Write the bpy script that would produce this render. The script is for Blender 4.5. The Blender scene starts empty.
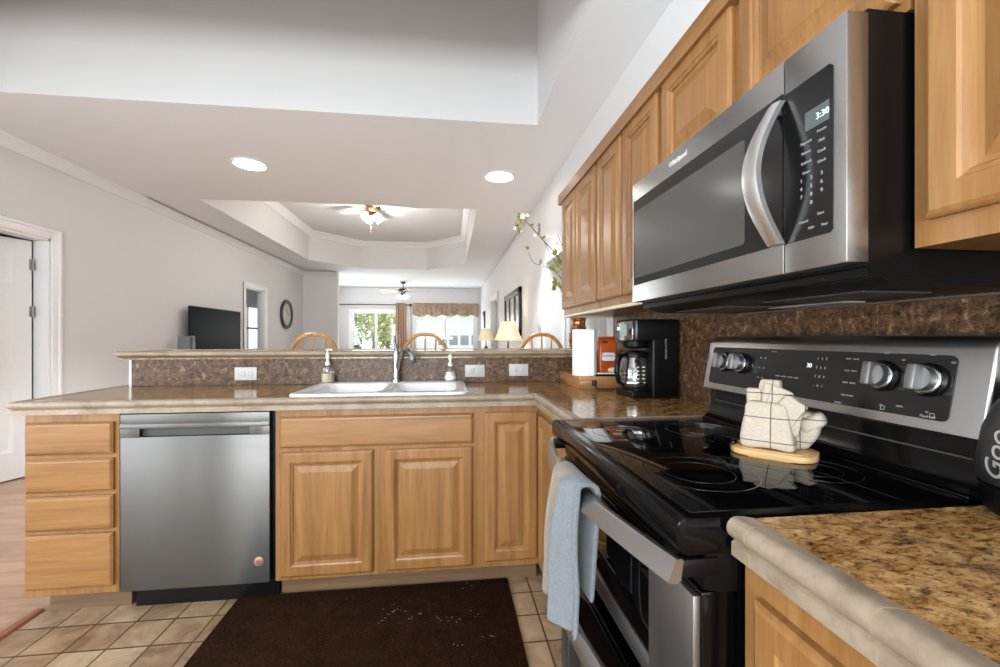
import bpy, bmesh, math, random
from mathutils import Vector, Matrix
random.seed(7)
C = bpy.context.scene.collection
S = bpy.context.scene
PI = math.pi

# ---------------------------------------------------------------- camera
F_PX, YAW, CAM_H, V0 = 422.2, 0.122, 1.18, 337.45
cam = bpy.data.cameras.new('camera'); camo = bpy.data.objects.new('camera', cam); C.objects.link(camo)
cam.sensor_width = 36.0; cam.lens = F_PX * 36.0 / 1000.0
cam.shift_y = (V0 - 333.5) / 1000.0
cam.clip_start = 0.02; cam.clip_end = 200
camo.location = (0, 0, CAM_H); camo.rotation_euler = (PI/2, 0, -YAW)
S.camera = camo

# ---------------------------------------------------------------- world, lights, exposure
S.view_settings.view_transform = 'Standard'; S.view_settings.look = 'None'
S.view_settings.gamma = 1.0; S.view_settings.use_curve_mapping = False
S.view_settings.exposure = 0.6
w = bpy.data.worlds.new('world'); S.world = w; w.use_nodes = True
bg = w.node_tree.nodes['Background']; bg.inputs[0].default_value = (0.86, 0.93, 1.0, 1); bg.inputs[1].default_value = 2.0

def area(name, loc, rot, sx, sy, power, color=(1, 1, 1)):
    l = bpy.data.lights.new(name, 'AREA'); l.shape = 'RECTANGLE'; l.size = sx; l.size_y = sy
    l.energy = power; l.color = color
    o = bpy.data.objects.new(name, l); C.objects.link(o); o.location = loc; o.rotation_euler = rot
    return o
# daylight at the patio windows and unseen left windows, plus fill added behind the camera
DAY = (.915, .98, 1.0)
area('fill_behind_camera', (-.9, -2.62, 1.1), (math.radians(133), 0, 0), 2.4, .9, 125, DAY)  # unseen light added behind the camera, tilted up to brighten the ceiling
area('daylight_side_window', (-3.36, .0, 1.25), (0, math.radians(-88), 0), 1.5, 2.4, 32, DAY)
area('daylight_corner_window', (-3.36, -2.2, 1.35), (0, math.radians(-92), 0), 2.0, .28, 20, DAY)
area('daylight_patio', (-2.2, 13.42, 1.0), (math.radians(-108), 0, 0), 1.5, 1.8, 30, DAY)
area('daylight_sunroom', (-.1, 13.42, 1.45), (math.radians(-108), 0, 0), 1.8, 1.1, 20, DAY)
area('light_sunroom_left', (-3.36, 11.9, 1.6), (0, math.radians(-105), 0), 1.4, 1.2, 20, DAY)  # area light at the far left wall, where there is no opening

# ---------------------------------------------------------------- materials
def lin(c):
    return tuple(((v/255)/12.92 if v/255 <= .04045 else (((v/255)+.055)/1.055)**2.4) for v in c) + (1,)
class NT:
    def __init__(s, name):
        s.m = bpy.data.materials.new(name); s.m.use_nodes = True
        s.t = s.m.node_tree; s.b = s.t.nodes['Principled BSDF']
    def n(s, typ, **kw):
        o = s.t.nodes.new(typ)
        for k, v in kw.items():
            if k in o.inputs: o.inputs[k].default_value = v
            else: setattr(o, k, v)
        return o
    def l(s, a, b): s.t.links.new(a, b)
    def coord(s, scale=(1, 1, 1), rot=(0, 0, 0), loc=(0, 0, 0), kind='Object'):
        tc = s.n('ShaderNodeTexCoord'); mp = s.n('ShaderNodeMapping')
        mp.inputs['Scale'].default_value = scale; mp.inputs['Rotation'].default_value = rot; mp.inputs['Location'].default_value = loc
        s.l(tc.outputs[kind], mp.inputs[0]); return mp.outputs[0]
    def ramp(s, fac, stops):
        r = s.n('ShaderNodeValToRGB'); e = r.color_ramp.elements
        while len(e) < len(stops): e.new(0.5)
        for i, (p, c) in enumerate(stops): e[i].position = p; e[i].color = lin(c) if len(c) == 3 else c
        s.l(fac, r.inputs[0]); return r.outputs[0]
    def mix(s, a, b, fac, mode='MIX'):
        m = s.n('ShaderNodeMix'); m.data_type = 'RGBA'; m.blend_type = mode
        for sock, v in ((m.inputs[6], a), (m.inputs[7], b), (m.inputs[0], fac)):
            if hasattr(v, 'links'): s.l(v, sock)
            else: sock.default_value = v
        return m.outputs[2]
    def noise(s, vec, scale, detail=4, rough=.55, dist=0):
        o = s.n('ShaderNodeTexNoise'); o.inputs['Scale'].default_value = scale; o.inputs['Detail'].default_value = detail
        o.inputs['Roughness'].default_value = rough; o.inputs['Distortion'].default_value = dist
        s.l(vec, o.inputs['Vector']); return o.outputs['Fac']
    def bump(s, h, strength, dist=.002):
        o = s.n('ShaderNodeBump'); o.inputs['Strength'].default_value = strength; o.inputs['Distance'].default_value = dist
        s.l(h, o.inputs['Height']); s.l(o.outputs[0], s.b.inputs['Normal'])
    def color(s, c):
        if hasattr(c, 'links'): s.l(c, s.b.inputs['Base Color'])
        else: s.b.inputs['Base Color'].default_value = lin(c)
    def set(s, **kw):
        for k, v in kw.items(): s.b.inputs[k.replace('_', ' ')].default_value = v
        return s

def plain(name, c, rough=.5, metal=0, **kw):
    t = NT(name); t.color(c); t.set(Roughness=rough, Metallic=metal, **kw); return t.m

def make_wood(name, axis, light=(160, 119, 72), mid=(146, 104, 60), dark=(122, 83, 45), rough=.34):
    t = NT(name)
    sc = {'z': (13, 13, .75), 'x': (.75, 13, 13), 'y': (13, .75, 13)}[axis]
    v = t.coord(sc)
    oi = t.n('ShaderNodeObjectInfo')
    addv = t.n('ShaderNodeVectorMath', operation='ADD'); cmb = t.n('ShaderNodeCombineXYZ')
    ml = t.n('ShaderNodeMath', operation='MULTIPLY'); ml.inputs[1].default_value = 40
    t.l(oi.outputs['Random'], ml.inputs[0])
    for k in range(3): t.l(ml.outputs[0], cmb.inputs[k])
    t.l(v, addv.inputs[0]); t.l(cmb.outputs[0], addv.inputs[1])
    v = addv.outputs[0]
    a = t.noise(v, 1.3, 6, .6, 1.2)
    fine = t.noise(v, 9, 4, .6, .4)
    c = t.ramp(a, [(.28, dark), (.48, mid), (.72, light)])
    c2 = t.ramp(fine, [(.35, (222, 206, 184)), (.6, (255, 255, 255))])
    t.color(t.mix(c, c2, .45, 'MULTIPLY'))
    t.set(Roughness=rough); t.bump(fine, .05)
    return t.m

def make_granite(name, stops, spot, scale=26, rough=.1, streak=(1, 1.8, 1), tile=None):
    t = NT(name); v = t.coord(streak)
    a = t.noise(v, scale, 8, .68, .8)
    b = t.noise(v, scale*3.3, 5, .7, .3)
    base = t.ramp(a, stops)
    vo = t.n('ShaderNodeTexVoronoi'); vo.inputs['Scale'].default_value = scale*6; t.l(v, vo.inputs['Vector'])
    sep = t.n('ShaderNodeSeparateColor'); t.l(vo.outputs['Color'], sep.inputs[0])
    sp = t.ramp(sep.outputs[0], [(.0, (255, 255, 255)), (.55, (235, 230, 222)), (.78, spot), (1, spot)])
    c = t.mix(base, sp, .32, 'MULTIPLY')
    fl = t.ramp(b, [(.38, spot), (.46, (255, 255, 255))])
    c = t.mix(c, fl, .85, 'MULTIPLY')
    d = t.noise(v, scale*.55, 6, .7, 1.5)
    c = t.mix(c, t.ramp(d, [(.36, spot), (.46, (255, 255, 255))]), .6, 'MULTIPLY')
    t.color(c); t.set(Roughness=rough, Specular_IOR_Level=.32)
    return t.m

def make_travertine(name, base=(152, 136, 118), dark=(126, 110, 92), rough=.35):
    t = NT(name); v = t.coord((1, 1, 1))
    a = t.noise(v, 9, 6, .65, .6); b = t.noise(v, 70, 4, .6)
    c = t.ramp(a, [(.3, dark), (.55, base), (.8, tuple(min(255, x+16) for x in base))])
    c2 = t.ramp(b, [(.3, (200, 190, 176)), (.55, (255, 255, 255))])
    t.color(t.mix(c, c2, .4, 'MULTIPLY')); t.set(Roughness=rough); t.bump(b, .1)
    return t.m

def make_steel(name, c=(176, 175, 173), rough=.3, axis='y', aniso=0.0):
    t = NT(name)
    sc = {'y': (200, 1.5, 200), 'x': (1.5, 200, 200), 'z': (200, 200, 1.5)}[axis]
    v = t.coord(sc); a = t.noise(v, 1.0, 3, .6)
    t.color(c); t.set(Metallic=1.0)
    mr = t.n('ShaderNodeMapRange'); mr.inputs[3].default_value = rough-.05; mr.inputs[4].default_value = rough+.07
    t.l(a, mr.inputs[0]); t.l(mr.outputs[0], t.b.inputs['Roughness'])
    t.bump(a, .035, .001)
    if aniso: 
        t.set(Anisotropic=aniso, Anisotropic_Rotation=.25)
        tg = t.n('ShaderNodeTangent'); tg.direction_type = 'RADIAL'; tg.axis = 'Z'
        t.l(tg.outputs[0], t.b.inputs['Tangent'])
    return t.m

def make_tile(name, pitch, ox, oy, cols, grout, gw=.012, rough=.4, two=None):
    t = NT(name); v = t.coord((1, 1, 1), loc=(-ox, -oy, 0))
    sx = t.n('ShaderNodeSeparateXYZ'); t.l(v, sx.inputs[0])
    px, py = pitch
    outs = []; ids = []
    for k, p in ((0, px), (1, py)):
        d = t.n('ShaderNodeMath', operation='DIVIDE'); d.inputs[1].default_value = p; t.l(sx.outputs[k], d.inputs[0])
        fr = t.n('ShaderNodeMath', operation='FRACT'); t.l(d.outputs[0], fr.inputs[0])
        fl = t.n('ShaderNodeMath', operation='FLOOR'); t.l(d.outputs[0], fl.inputs[0]); ids.append(fl.outputs[0])
        s = t.n('ShaderNodeMath', operation='SUBTRACT'); s.inputs[1].default_value = .5; t.l(fr.outputs[0], s.inputs[0])
        ab = t.n('ShaderNodeMath', operation='ABSOLUTE'); t.l(s.outputs[0], ab.inputs[0]); outs.append(ab.outputs[0])
    mx = t.n('ShaderNodeMath', operation='MAXIMUM'); t.l(outs[0], mx.inputs[0]); t.l(outs[1], mx.inputs[1])
    g = t.n('ShaderNodeMath', operation='GREATER_THAN'); g.inputs[1].default_value = .5-gw/px/2; t.l(mx.outputs[0], g.inputs[0])
    cb = t.n('ShaderNodeCombineXYZ'); t.l(ids[0], cb.inputs[0]); t.l(ids[1], cb.inputs[1])
    wn = t.n('ShaderNodeTexWhiteNoise'); t.l(cb.outputs[0], wn.inputs['Vector'])
    a = t.noise(v, 7, 6, .62, 1.0)
    md = t.n('ShaderNodeMath', operation='MULTIPLY_ADD'); md.inputs[1].default_value = .3; t.l(wn.outputs['Value'], md.inputs[0]); t.l(a, md.inputs[2])
    c = t.ramp(md.outputs[0], [(.4, cols[0]), (.62, cols[1]), (.85, cols[2])])
    t.color(t.mix(c, lin(grout), g.outputs[0])); t.set(Roughness=rough)
    inv = t.n('ShaderNodeMath', operation='SUBTRACT'); inv.inputs[0].default_value = 1; t.l(g.outputs[0], inv.inputs[1])
    t.bump(inv.outputs[0], .5, .003)
    return t.m

def make_planks(name):
    t = NT(name); v = t.coord((1, 1, 1))
    br = t.n('ShaderNodeTexBrick'); t.l(t.coord(rot=(0, 0, 0)), br.inputs['Vector'])
    br.inputs['Scale'].default_value = 1; br.inputs['Brick Width'].default_value = 1.2; br.inputs['Row Height'].default_value = .12
    br.inputs['Mortar Size'].default_value = .0015
    br.inputs['Color1'].default_value = lin((156, 122, 98)); br.inputs['Color2'].default_value = lin((178, 144, 118)); br.inputs['Mortar'].default_value = lin((128, 94, 74))
    a = t.noise(t.coord((1.5, 14, 1)), 2, 5, .6, .6)
    c2 = t.ramp(a, [(.3, (205, 185, 170)), (.6, (255, 255, 255))])
    t.color(t.mix(br.outputs['Color'], c2, .6, 'MULTIPLY')); t.set(Roughness=.3)
    return t.m

def make_paint(name, c, rough=.6):
    t = NT(name); a = t.noise(t.coord(), 90, 3, .5); t.color(c); t.set(Roughness=rough); t.bump(a, .06, .002); return t.m

def make_fabric(name, c1, c2, scale=300, rough=.9):
    t = NT(name); a = t.noise(t.coord(), scale, 4, .6)
    t.color(t.ramp(a, [(.3, c1), (.65, c2)])); t.set(Roughness=rough); t.bump(a, .5, .004)
    t.b.inputs['Sheen Weight'].default_value = .2
    return t.m

def make_glass(name, tint=(1, 1, 1, 1), gl=.08, rough=.02):
    m = bpy.data.materials.new(name); m.use_nodes = True; nt = m.node_tree
    for n in list(nt.nodes): nt.nodes.remove(n)
    o = nt.nodes.new('ShaderNodeOutputMaterial'); mx = nt.nodes.new('ShaderNodeMixShader')
    tr = nt.nodes.new('ShaderNodeBsdfTransparent'); g = nt.nodes.new('ShaderNodeBsdfGlossy')
    tr.inputs[0].default_value = tint; g.inputs['Roughness'].default_value = rough
    lw = nt.nodes.new('ShaderNodeLayerWeight'); lw.inputs[0].default_value = .25
    ad = nt.nodes.new('ShaderNodeMath'); ad.operation = 'MULTIPLY_ADD'; ad.inputs[1].default_value = .5; ad.inputs[2].default_value = gl
    nt.links.new(lw.outputs['Fresnel'], ad.inputs[0]); nt.links.new(ad.outputs[0], mx.inputs[0])
    nt.links.new(tr.outputs[0], mx.inputs[1]); nt.links.new(g.outputs[0], mx.inputs[2]); nt.links.new(mx.outputs[0], o.inputs[0])
    return m
def make_emit(name, c, s):
    m = bpy.data.materials.new(name); m.use_nodes = True; b = m.node_tree.nodes['Principled BSDF']
    b.inputs['Base Color'].default_value = lin(c); b.inputs['Emission Color'].default_value = lin(c); b.inputs['Emission Strength'].default_value = s
    return m

M = {}
M['wall'] = make_paint('wall_paint', (222, 222, 223))
M['ceil'] = make_paint('ceiling_paint', (236, 240, 244), .7)
M['white'] = plain('white_trim', (244, 244, 245), .35)
M['wz'] = make_wood('maple_vertical', 'z'); M['wx'] = make_wood('maple_across', 'x'); M['wy'] = make_wood('maple_lengthwise', 'y')
M['oak'] = make_wood('oak_turned', 'z', (205, 160, 105), (184, 136, 82), (150, 104, 58))
M['granite'] = make_granite('granite_gold', [(.30, (64, 42, 25)), (.40, (130, 90, 47)), (.50, (170, 128, 75)), (.62, (196, 158, 106)), (.76, (212, 184, 140))], (96, 72, 52), 26, .12)
M['splash'] = make_granite('granite_brown', [(.32, (28, 20, 15)), (.44, (78, 56, 38)), (.56, (112, 82, 56)), (.7, (168, 138, 106))], (84, 64, 50), 42, .38, (1, 1, 1))
M['trav'] = make_travertine('travertine_edge')
M['grout'] = plain('grout', (150, 132, 108), .8)
M['steel'] = make_steel('brushed_steel', (172, 171, 170), .30, 'y')
M['steelx'] = make_steel('brushed_steel_across', (106, 105, 103), .36, 'x', .8)
M['steelz'] = make_steel('brushed_steel_upright', (150, 150, 150), .42, 'z')
M['chrome'] = plain('chrome', (168, 169, 171), .14, 1.0)
M['blackgl'] = plain('black_glass', (5, 5, 6), .04, 0, Specular_IOR_Level=.4)
M['blackpl'] = plain('black_plastic', (9, 9, 10), .36, 0, Specular_IOR_Level=.25)
M['blackenam'] = plain('black_enamel', (6, 6, 7), .16, 0, Specular_IOR_Level=.24)
M['darkgrey'] = plain('dark_grey', (62, 62, 62), .4)
M['mwglass'] = plain('smoked_reflect_glass', (74, 74, 72), .16)  # grey lifted to stand for the room reflected in the microwave window
M['panelgl'] = plain('panel_glass', (20, 20, 21), .16)
M['ink'] = plain('printed_marks', (150, 150, 150), .6)
M['sink'] = plain('white_enamel', (240, 240, 242), .14)
M['outlet'] = plain('outlet_plastic', (186, 185, 183), .45)
M['slot'] = plain('slot_dark', (70, 70, 70), .6)
M['tile'] = make_tile('floor_tile', (.1515, .1585), -1.588, 1.925, ((126, 98, 72), (162, 135, 105), (186, 163, 134)), (80, 62, 46), .007, .38)
M['planks'] = make_planks('wood_floor')
M['mat'] = None
M['glass'] = make_glass('window_glass')
M['clear'] = make_glass('clear_glass', (.96, .97, .97, 1), .12)
M['copper'] = plain('copper_badge', (196, 160, 140), .3, .8)
M['red'] = plain('badge_red', (120, 40, 30), .5)
M['bulb'] = make_emit('lamp_glow', (255, 250, 240), 7)
M['shadeglow'] = make_emit('lit_glass_shade', (255, 247, 232), 3.2)
M['bronze'] = plain('bronze', (92, 66, 44), .35, .8)
M['bulbcan'] = make_emit('can_glow', (255, 253, 248), 14)

def mat_mat():
    t = NT('rug_pile'); a = t.noise(t.coord(), 120, 5, .7); b = t.noise(t.coord(), 14, 4, .6)
    c = t.ramp(a, [(.3, (26, 15, 9)), (.6, (58, 38, 25)), (.78, (84, 60, 42))])
    c2 = t.ramp(b, [(.3, (190, 180, 172)), (.65, (255, 255, 255))])
    t.color(t.mix(c, c2, .6, 'MULTIPLY')); t.set(Roughness=1.0, Specular_IOR_Level=.05); t.bump(a, .8, .006); return t.m
M['mat'] = mat_mat()

# ---------------------------------------------------------------- mesh helpers
class MB:
    def __init__(s): s.bm = bmesh.new()
    def _add(s, verts, faces, mtx=None):
        vs = [s.bm.verts.new(mtx @ Vector(v) if mtx else v) for v in verts]
        out = []
        for f in faces:
            try: out.append(s.bm.faces.new([vs[i] for i in f]))
            except ValueError: pass
        return vs, out
    def box(s, x0, x1, y0, y1, z0, z1, bev=0, seg=2, mtx=None):
        v = [(x, y, z) for z in (z0, z1) for y in (y0, y1) for x in (x0, x1)]
        f = [(0, 2, 3, 1), (4, 5, 7, 6), (0, 1, 5, 4), (2, 6, 7, 3), (0, 4, 6, 2), (1, 3, 7, 5)]
        vs, fs = s._add(v, f, mtx)
        if bev:
            ed = list({e for fa in fs for e in fa.edges})
            bmesh.ops.bevel(s.bm, geom=ed, offset=bev, segments=seg, affect='EDGES', profile=.5)
        return s
    def lathe(s, prof, c=(0, 0, 0), seg=24, mtx=None, cap=True):
        v = []; f = []
        n = len(prof)
        for (r, z) in prof:
            for k in range(seg):
                a = 2*PI*k/seg; v.append((c[0]+r*math.cos(a), c[1]+r*math.sin(a), c[2]+z))
        for i in range(n-1):
            for k in range(seg):
                k2 = (k+1) % seg
                f.append((i*seg+k, i*seg+k2, (i+1)*seg+k2, (i+1)*seg+k))
        if cap:
            if prof[0][0] > 1e-4: f.append(tuple(reversed(range(seg))))
            if prof[-1][0] > 1e-4: f.append(tuple((n-1)*seg+k for k in range(seg)))
        s._add(v, f, mtx); return s
    def tube(s, pts, r, seg=10, closed=False, flat=1.0):
        pts = [Vector(p) for p in pts]; n = len(pts)
        rs = r if isinstance(r, (list, tuple)) else [r]*n
        rings = []; up = None
        for i, p in enumerate(pts):
            if closed: t = (pts[(i+1) % n]-pts[i-1])
            else: t = pts[min(i+1, n-1)]-pts[max(i-1, 0)]
            t.normalize()
            if up is None:
                up = Vector((0, 0, 1)) if abs(t.z) < .9 else Vector((1, 0, 0))
            a = t.cross(up)
            if a.length < 1e-5: a = t.cross(Vector((0, 1, 0)))
            a.normalize(); b = a.cross(t).normalized(); up = b
            rings.append([p+(a*math.cos(2*PI*k/seg)+b*math.sin(2*PI*k/seg)*flat)*rs[i] for k in range(seg)])
        v = [q for rg in rings for q in rg]; f = []
        m = n if closed else n-1
        for i in range(m):
            j = (i+1) % n
            for k in range(seg):
                k2 = (k+1) % seg; f.append((i*seg+k, i*seg+k2, j*seg+k2, j*seg+k))
        if not closed:
            f.append(tuple(reversed(range(seg)))); f.append(tuple((n-1)*seg+k for k in range(seg)))
        s._add(v, f); return s
    def prism(s, poly, axis, a, b, bev=0, mtx=None):
        # poly in the two other axes, in the order (x,y) (x,z) or (y,z)
        def P(p, t): return {'x': (t, p[0], p[1]), 'y': (p[0], t, p[1]), 'z': (p[0], p[1], t)}[axis]
        n = len(poly); v = [P(p, a) for p in poly]+[P(p, b) for p in poly]
        f = [tuple(range(n)), tuple(reversed(range(n, 2*n)))]
        for i in range(n): f.append((i, (i+1) % n, n+(i+1) % n, n+i))
        vs, fs = s._add(v, f, mtx)
        if bev:
            ed = list({e for fa in fs[:2] for e in fa.edges})
            bmesh.ops.bevel(s.bm, geom=ed, offset=bev, segments=2, affect='EDGES', profile=.5)
        return s
    def sweep(s, path, prof, closed=False):
        # path in XY (mitred), prof = [(offset to the right of travel, z)] closed section
        pts = [Vector((p[0], p[1])) for p in path]; n = len(pts); k = len(prof); v = []; f = []
        for i, p in enumerate(pts):
            def nrm(a, b): d = (b-a).normalized(); return Vector((d.y, -d.x))
            if closed or 0 < i < n-1:
                n1 = nrm(pts[i-1], p); n2 = nrm(p, pts[(i+1) % n]); m = (n1+n2); m = m/ (m.length**2) * 2
            elif i == 0: m = nrm(p, pts[1])
            else: m = nrm(pts[i-1], p)
            for (o, z) in prof: v.append((p.x+m.x*o, p.y+m.y*o, z))
        for i in range(n if closed else n-1):
            j = (i+1) % n
            for q in range(k): f.append((i*k+q, i*k+(q+1) % k, j*k+(q+1) % k, j*k+q))
        if not closed: f.append(tuple(range(k))); f.append(tuple((n-1)*k+q for q in reversed(range(k))))
        s._add(v, f); return s
    def rings(s, o, u, vv, nn, w, h, rg, r0=0):
        # nested rectangles (inset, height) on a panel: raised panel doors
        o, u, vv, nn = map(Vector, (o, u, vv, nn)); V = []; Fc = []
        for (i, d) in rg:
            for (a, b) in ((i, i), (w-i, i), (w-i, h-i), (i, h-i)): V.append(o+u*a+vv*b+nn*d)
        for q in range(len(rg)-1):
            for k in range(4): Fc.append((q*4+k, q*4+(k+1) % 4, q*4+4+(k+1) % 4, q*4+4+k))
        L = (len(rg)-1)*4; Fc.append((L, L+1, L+2, L+3)); Fc.append((3, 2, 1, 0))
        s._add(V, Fc); return s
    def super(s, c, rx, ry, rz, e=.5, nu=24, nv=14, mtx=None, fn=None):
        V = []; Fc = []
        pw = lambda x, p: math.copysign(abs(x)**p, x)
        for i in range(nv+1):
            a = -PI/2+PI*i/nv
            for k in range(nu):
                b = 2*PI*k/nu
                p = Vector((rx*pw(math.cos(a), e)*pw(math.cos(b), e), ry*pw(math.cos(a), e)*pw(math.sin(b), e), rz*pw(math.sin(a), e)))
                if fn: p = fn(p)
                V.append(p+Vector(c))
        for i in range(nv):
            for k in range(nu): Fc.append((i*nu+k, i*nu+(k+1) % nu, (i+1)*nu+(k+1) % nu, (i+1)*nu+k))
        s._add(V, Fc, mtx); bmesh.ops.remove_doubles(s.bm, verts=s.bm.verts, dist=1e-5); return s
    def build(s, name, mat, parent=None, smooth=True, world=True, angle=40):
        bmesh.ops.recalc_face_normals(s.bm, faces=s.bm.faces)
        if parent is not None and world:
            r = parent
            while r.parent: r = r.parent
            bmesh.ops.translate(s.bm, verts=s.bm.verts, vec=-r.location)
        me = bpy.data.meshes.new(name); s.bm.to_mesh(me); s.bm.free()
        me.materials.append(mat)
        if smooth:
            me.polygons.foreach_set('use_smooth', [True]*len(me.polygons))
            me.set_sharp_from_angle(angle=math.radians(angle))
        o = bpy.data.objects.new(name, me); C.objects.link(o)
        if parent is not None: o.parent = parent
        return o
def tag(o, label=None, cat=None, group=None, kind=None):
    if label: o['label'] = label
    if cat: o['category'] = cat
    if group: o['group'] = group
    if kind: o['kind'] = kind
    return o
def thing(name, label, cat, loc=(0, 0, 0), rz=0, group=None):
    o = bpy.data.objects.new(name, None); C.objects.link(o); o.empty_display_size = .05
    o.location = loc; o.rotation_euler = (0, 0, rz); return tag(o, label, cat, group)
def struct(name, mb, mat, **kw):
    o = mb.build(name, mat, None, **kw); o['kind'] = 'structure'; return o
def copy_tree(o, parent=None):
    c = o.copy(); C.objects.link(c)
    if parent: c.parent = parent
    for ch in [x for x in bpy.data.objects if x.parent == o]: copy_tree(ch, c)
    return c
def txt(name, s, size, loc, xdir, ydir, mat, parent, align='CENTER', ext=.0004, world=True):
    cu = bpy.data.curves.new(name, 'FONT'); cu.body = s; cu.size = size; cu.align_x = align; cu.align_y = 'CENTER'; cu.extrude = ext
    tmp = bpy.data.objects.new(name, cu); C.objects.link(tmp)
    bpy.context.view_layer.update()
    me = bpy.data.meshes.new_from_object(tmp.evaluated_get(bpy.context.evaluated_depsgraph_get()))
    bpy.data.objects.remove(tmp)
    x = Vector(xdir).normalized(); y = Vector(ydir).normalized(); z = x.cross(y)
    R = Matrix((x, y, z)).transposed().to_4x4(); R.translation = Vector(loc)
    if parent is not None and world:
        r = parent
        while r.parent: r = r.parent
        R.translation = Vector(loc)-r.location
    me.transform(R); me.materials.clear(); me.materials.append(mat); me.name = name
    o = bpy.data.objects.new(name, me); C.objects.link(o)
    if parent is not None: o.parent = parent
    return o

# ---------------------------------------------------------------- key dimensions
XR = 1.03            # right wall
XL = -3.42           # left wall
CEIL = 2.74
D = 1.98             # face of the peninsula cabinets
XC = .431            # face of the right-hand base cabinets
RY0, RY1 = .577, 1.339   # range / microwave
UF = .70             # face of the wall cabinet doors
YB, YT = -2.7, 3.05
LX0 = XL-.12

# ---------------------------------------------------------------- the setting
b = MB(); b.box(-1.735, XR, YB, 2.57, -.05, 0); struct('floor', b, M['tile'], smooth=False)
b = MB(); b.box(-5.2, -1.735, YB, 2.57, -.05, 0); b.box(-5.2, 3.2, 2.57, 13.75, -.05, 0); struct('floor_wood', b, M['planks'], smooth=False)
b = MB(); b.prism([(-1.775, 0), (-1.77, .008), (-1.755, .012), (-1.735, .010), (-1.727, 0)], 'y', YB, 2.05)
struct('trim_1', b, make_wood('oak_threshold', 'y', (170, 112, 78), (146, 90, 60), (112, 66, 42)))

# left wall with door (Y 3.1..3.95) and doorway (7.6..8.45)
b = MB()
b.box(LX0, XL, YB, -2.4, 0, CEIL); b.box(LX0, XL, -2.4, -2.0, 0, .3); b.box(LX0, XL, -2.4, -2.0, 2.4, CEIL); b.box(LX0, XL, -2.0, -1.3, 0, CEIL)
b.box(LX0, XL, -1.3, 1.25, 0, .5); b.box(LX0, XL, -1.3, 1.25, 2.4, CEIL); b.box(LX0, XL, 1.25, 2.0, 0, CEIL); b.box(LX0, XL, 2.0, 3.27, 0, CEIL)
b.box(LX0, XL, 3.27, 4.105, 2.03, CEIL); b.box(LX0, XL, 4.105, 7.65, 0, CEIL)
b.box(LX0, XL, 7.65, 8.4, 2.04, CEIL); b.box(LX0, XL, 8.4, 10.62, 0, CEIL)
struct('wall_left', b, M['wall'], smooth=False)
b = MB(); b.box(XL, -2.62, 10.5, 10.62, 0, CEIL); b.box(XL-.12, XL, 10.62, 13.6, 0, CEIL); struct('wall_stub', b, M['wall'], smooth=False)
# far wall with patio window and right window
b = MB()
b.box(XL, -3.0, 13.6, 13.75, 0, CEIL); b.box(-3.0, -1.5, 13.6, 13.75, 2.0, CEIL); b.box(-1.5, -1.05, 13.6, 13.75, 0, CEIL)
b.box(-1.05, .86, 13.6, 13.75, 0, .75); b.box(-1.05, .86, 13.6, 13.75, 2.1, CEIL); b.box(.86, XR+.12, 13.6, 13.75, 0, CEIL)
struct('wall_far', b, M['wall'], smooth=False)
# right walls
b = MB(); b.box(XR, XR+.12, YB, 2.66, 0, CEIL); struct('wall_right', b, M['wall'], smooth=False)
b = MB(); b.box(XR, XR+.12, 2.66, 4.42, 1.97, CEIL); b.box(XR, XR+.12, 4.42, 8.78, 0, CEIL); b.box(XR, XR+.12, 8.78, 10.15, 2.05, CEIL); b.box(XR, XR+.12, 10.15, 13.6, 0, CEIL)
struct('wall_right', b, M['wall'], smooth=False)
b = MB(); b.box(XR+.12, 1.30, 4.42, 4.54, 0, CEIL); b.box(1.30, 2.12, 4.42, 4.54, 2.04, CEIL); b.box(2.12, 3.2, 4.42, 4.54, 0, CEIL)
b.box(3.2, 3.3, 2.4, 4.54, 0, CEIL); b.box(XR+.12, 3.2, 2.5, 2.62, 0, CEIL)
b.box(XR+.12, 2.6, 8.6, 8.7, 0, CEIL); b.box(XR+.12, 2.6, 10.3, 10.4, 0, CEIL); b.box(2.6, 2.7, 8.6, 10.4, 0, CEIL)
struct('wall_hall', b, M['wall'], smooth=False)
# wall behind the camera with an invented window opening for the added fill light
b = MB(); b.box(LX0, -2.6, YB-.12, YB, 0, CEIL); b.box(-2.6, 0, YB-.12, YB, 0, .75); b.box(-2.6, 0, YB-.12, YB, 2.35, CEIL); b.box(0, XR+.12, YB-.12, YB, 0, CEIL)
struct('wall_back', b, M['wall'], smooth=False)
# rooms seen through the left openings
b = MB(); b.box(-5.3, -5.2, 2.4, 10.6, 0, CEIL); b.box(-5.3, -5.2, 10.6, 12.9, 0, .8); b.box(-5.3, -5.2, 10.6, 12.9, 2.05, CEIL); b.box(-5.3, -5.2, 12.9, 13.6, 0, CEIL); b.box(-5.2, LX0, 5.3, 5.4, 0, CEIL); b.box(-5.2, LX0, 2.4, 2.5, 0, CEIL); b.box(-5.3, LX0, 13.5, 13.6, 0, CEIL)
struct('wall_beyond', b, M['wall'], smooth=False)
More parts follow.
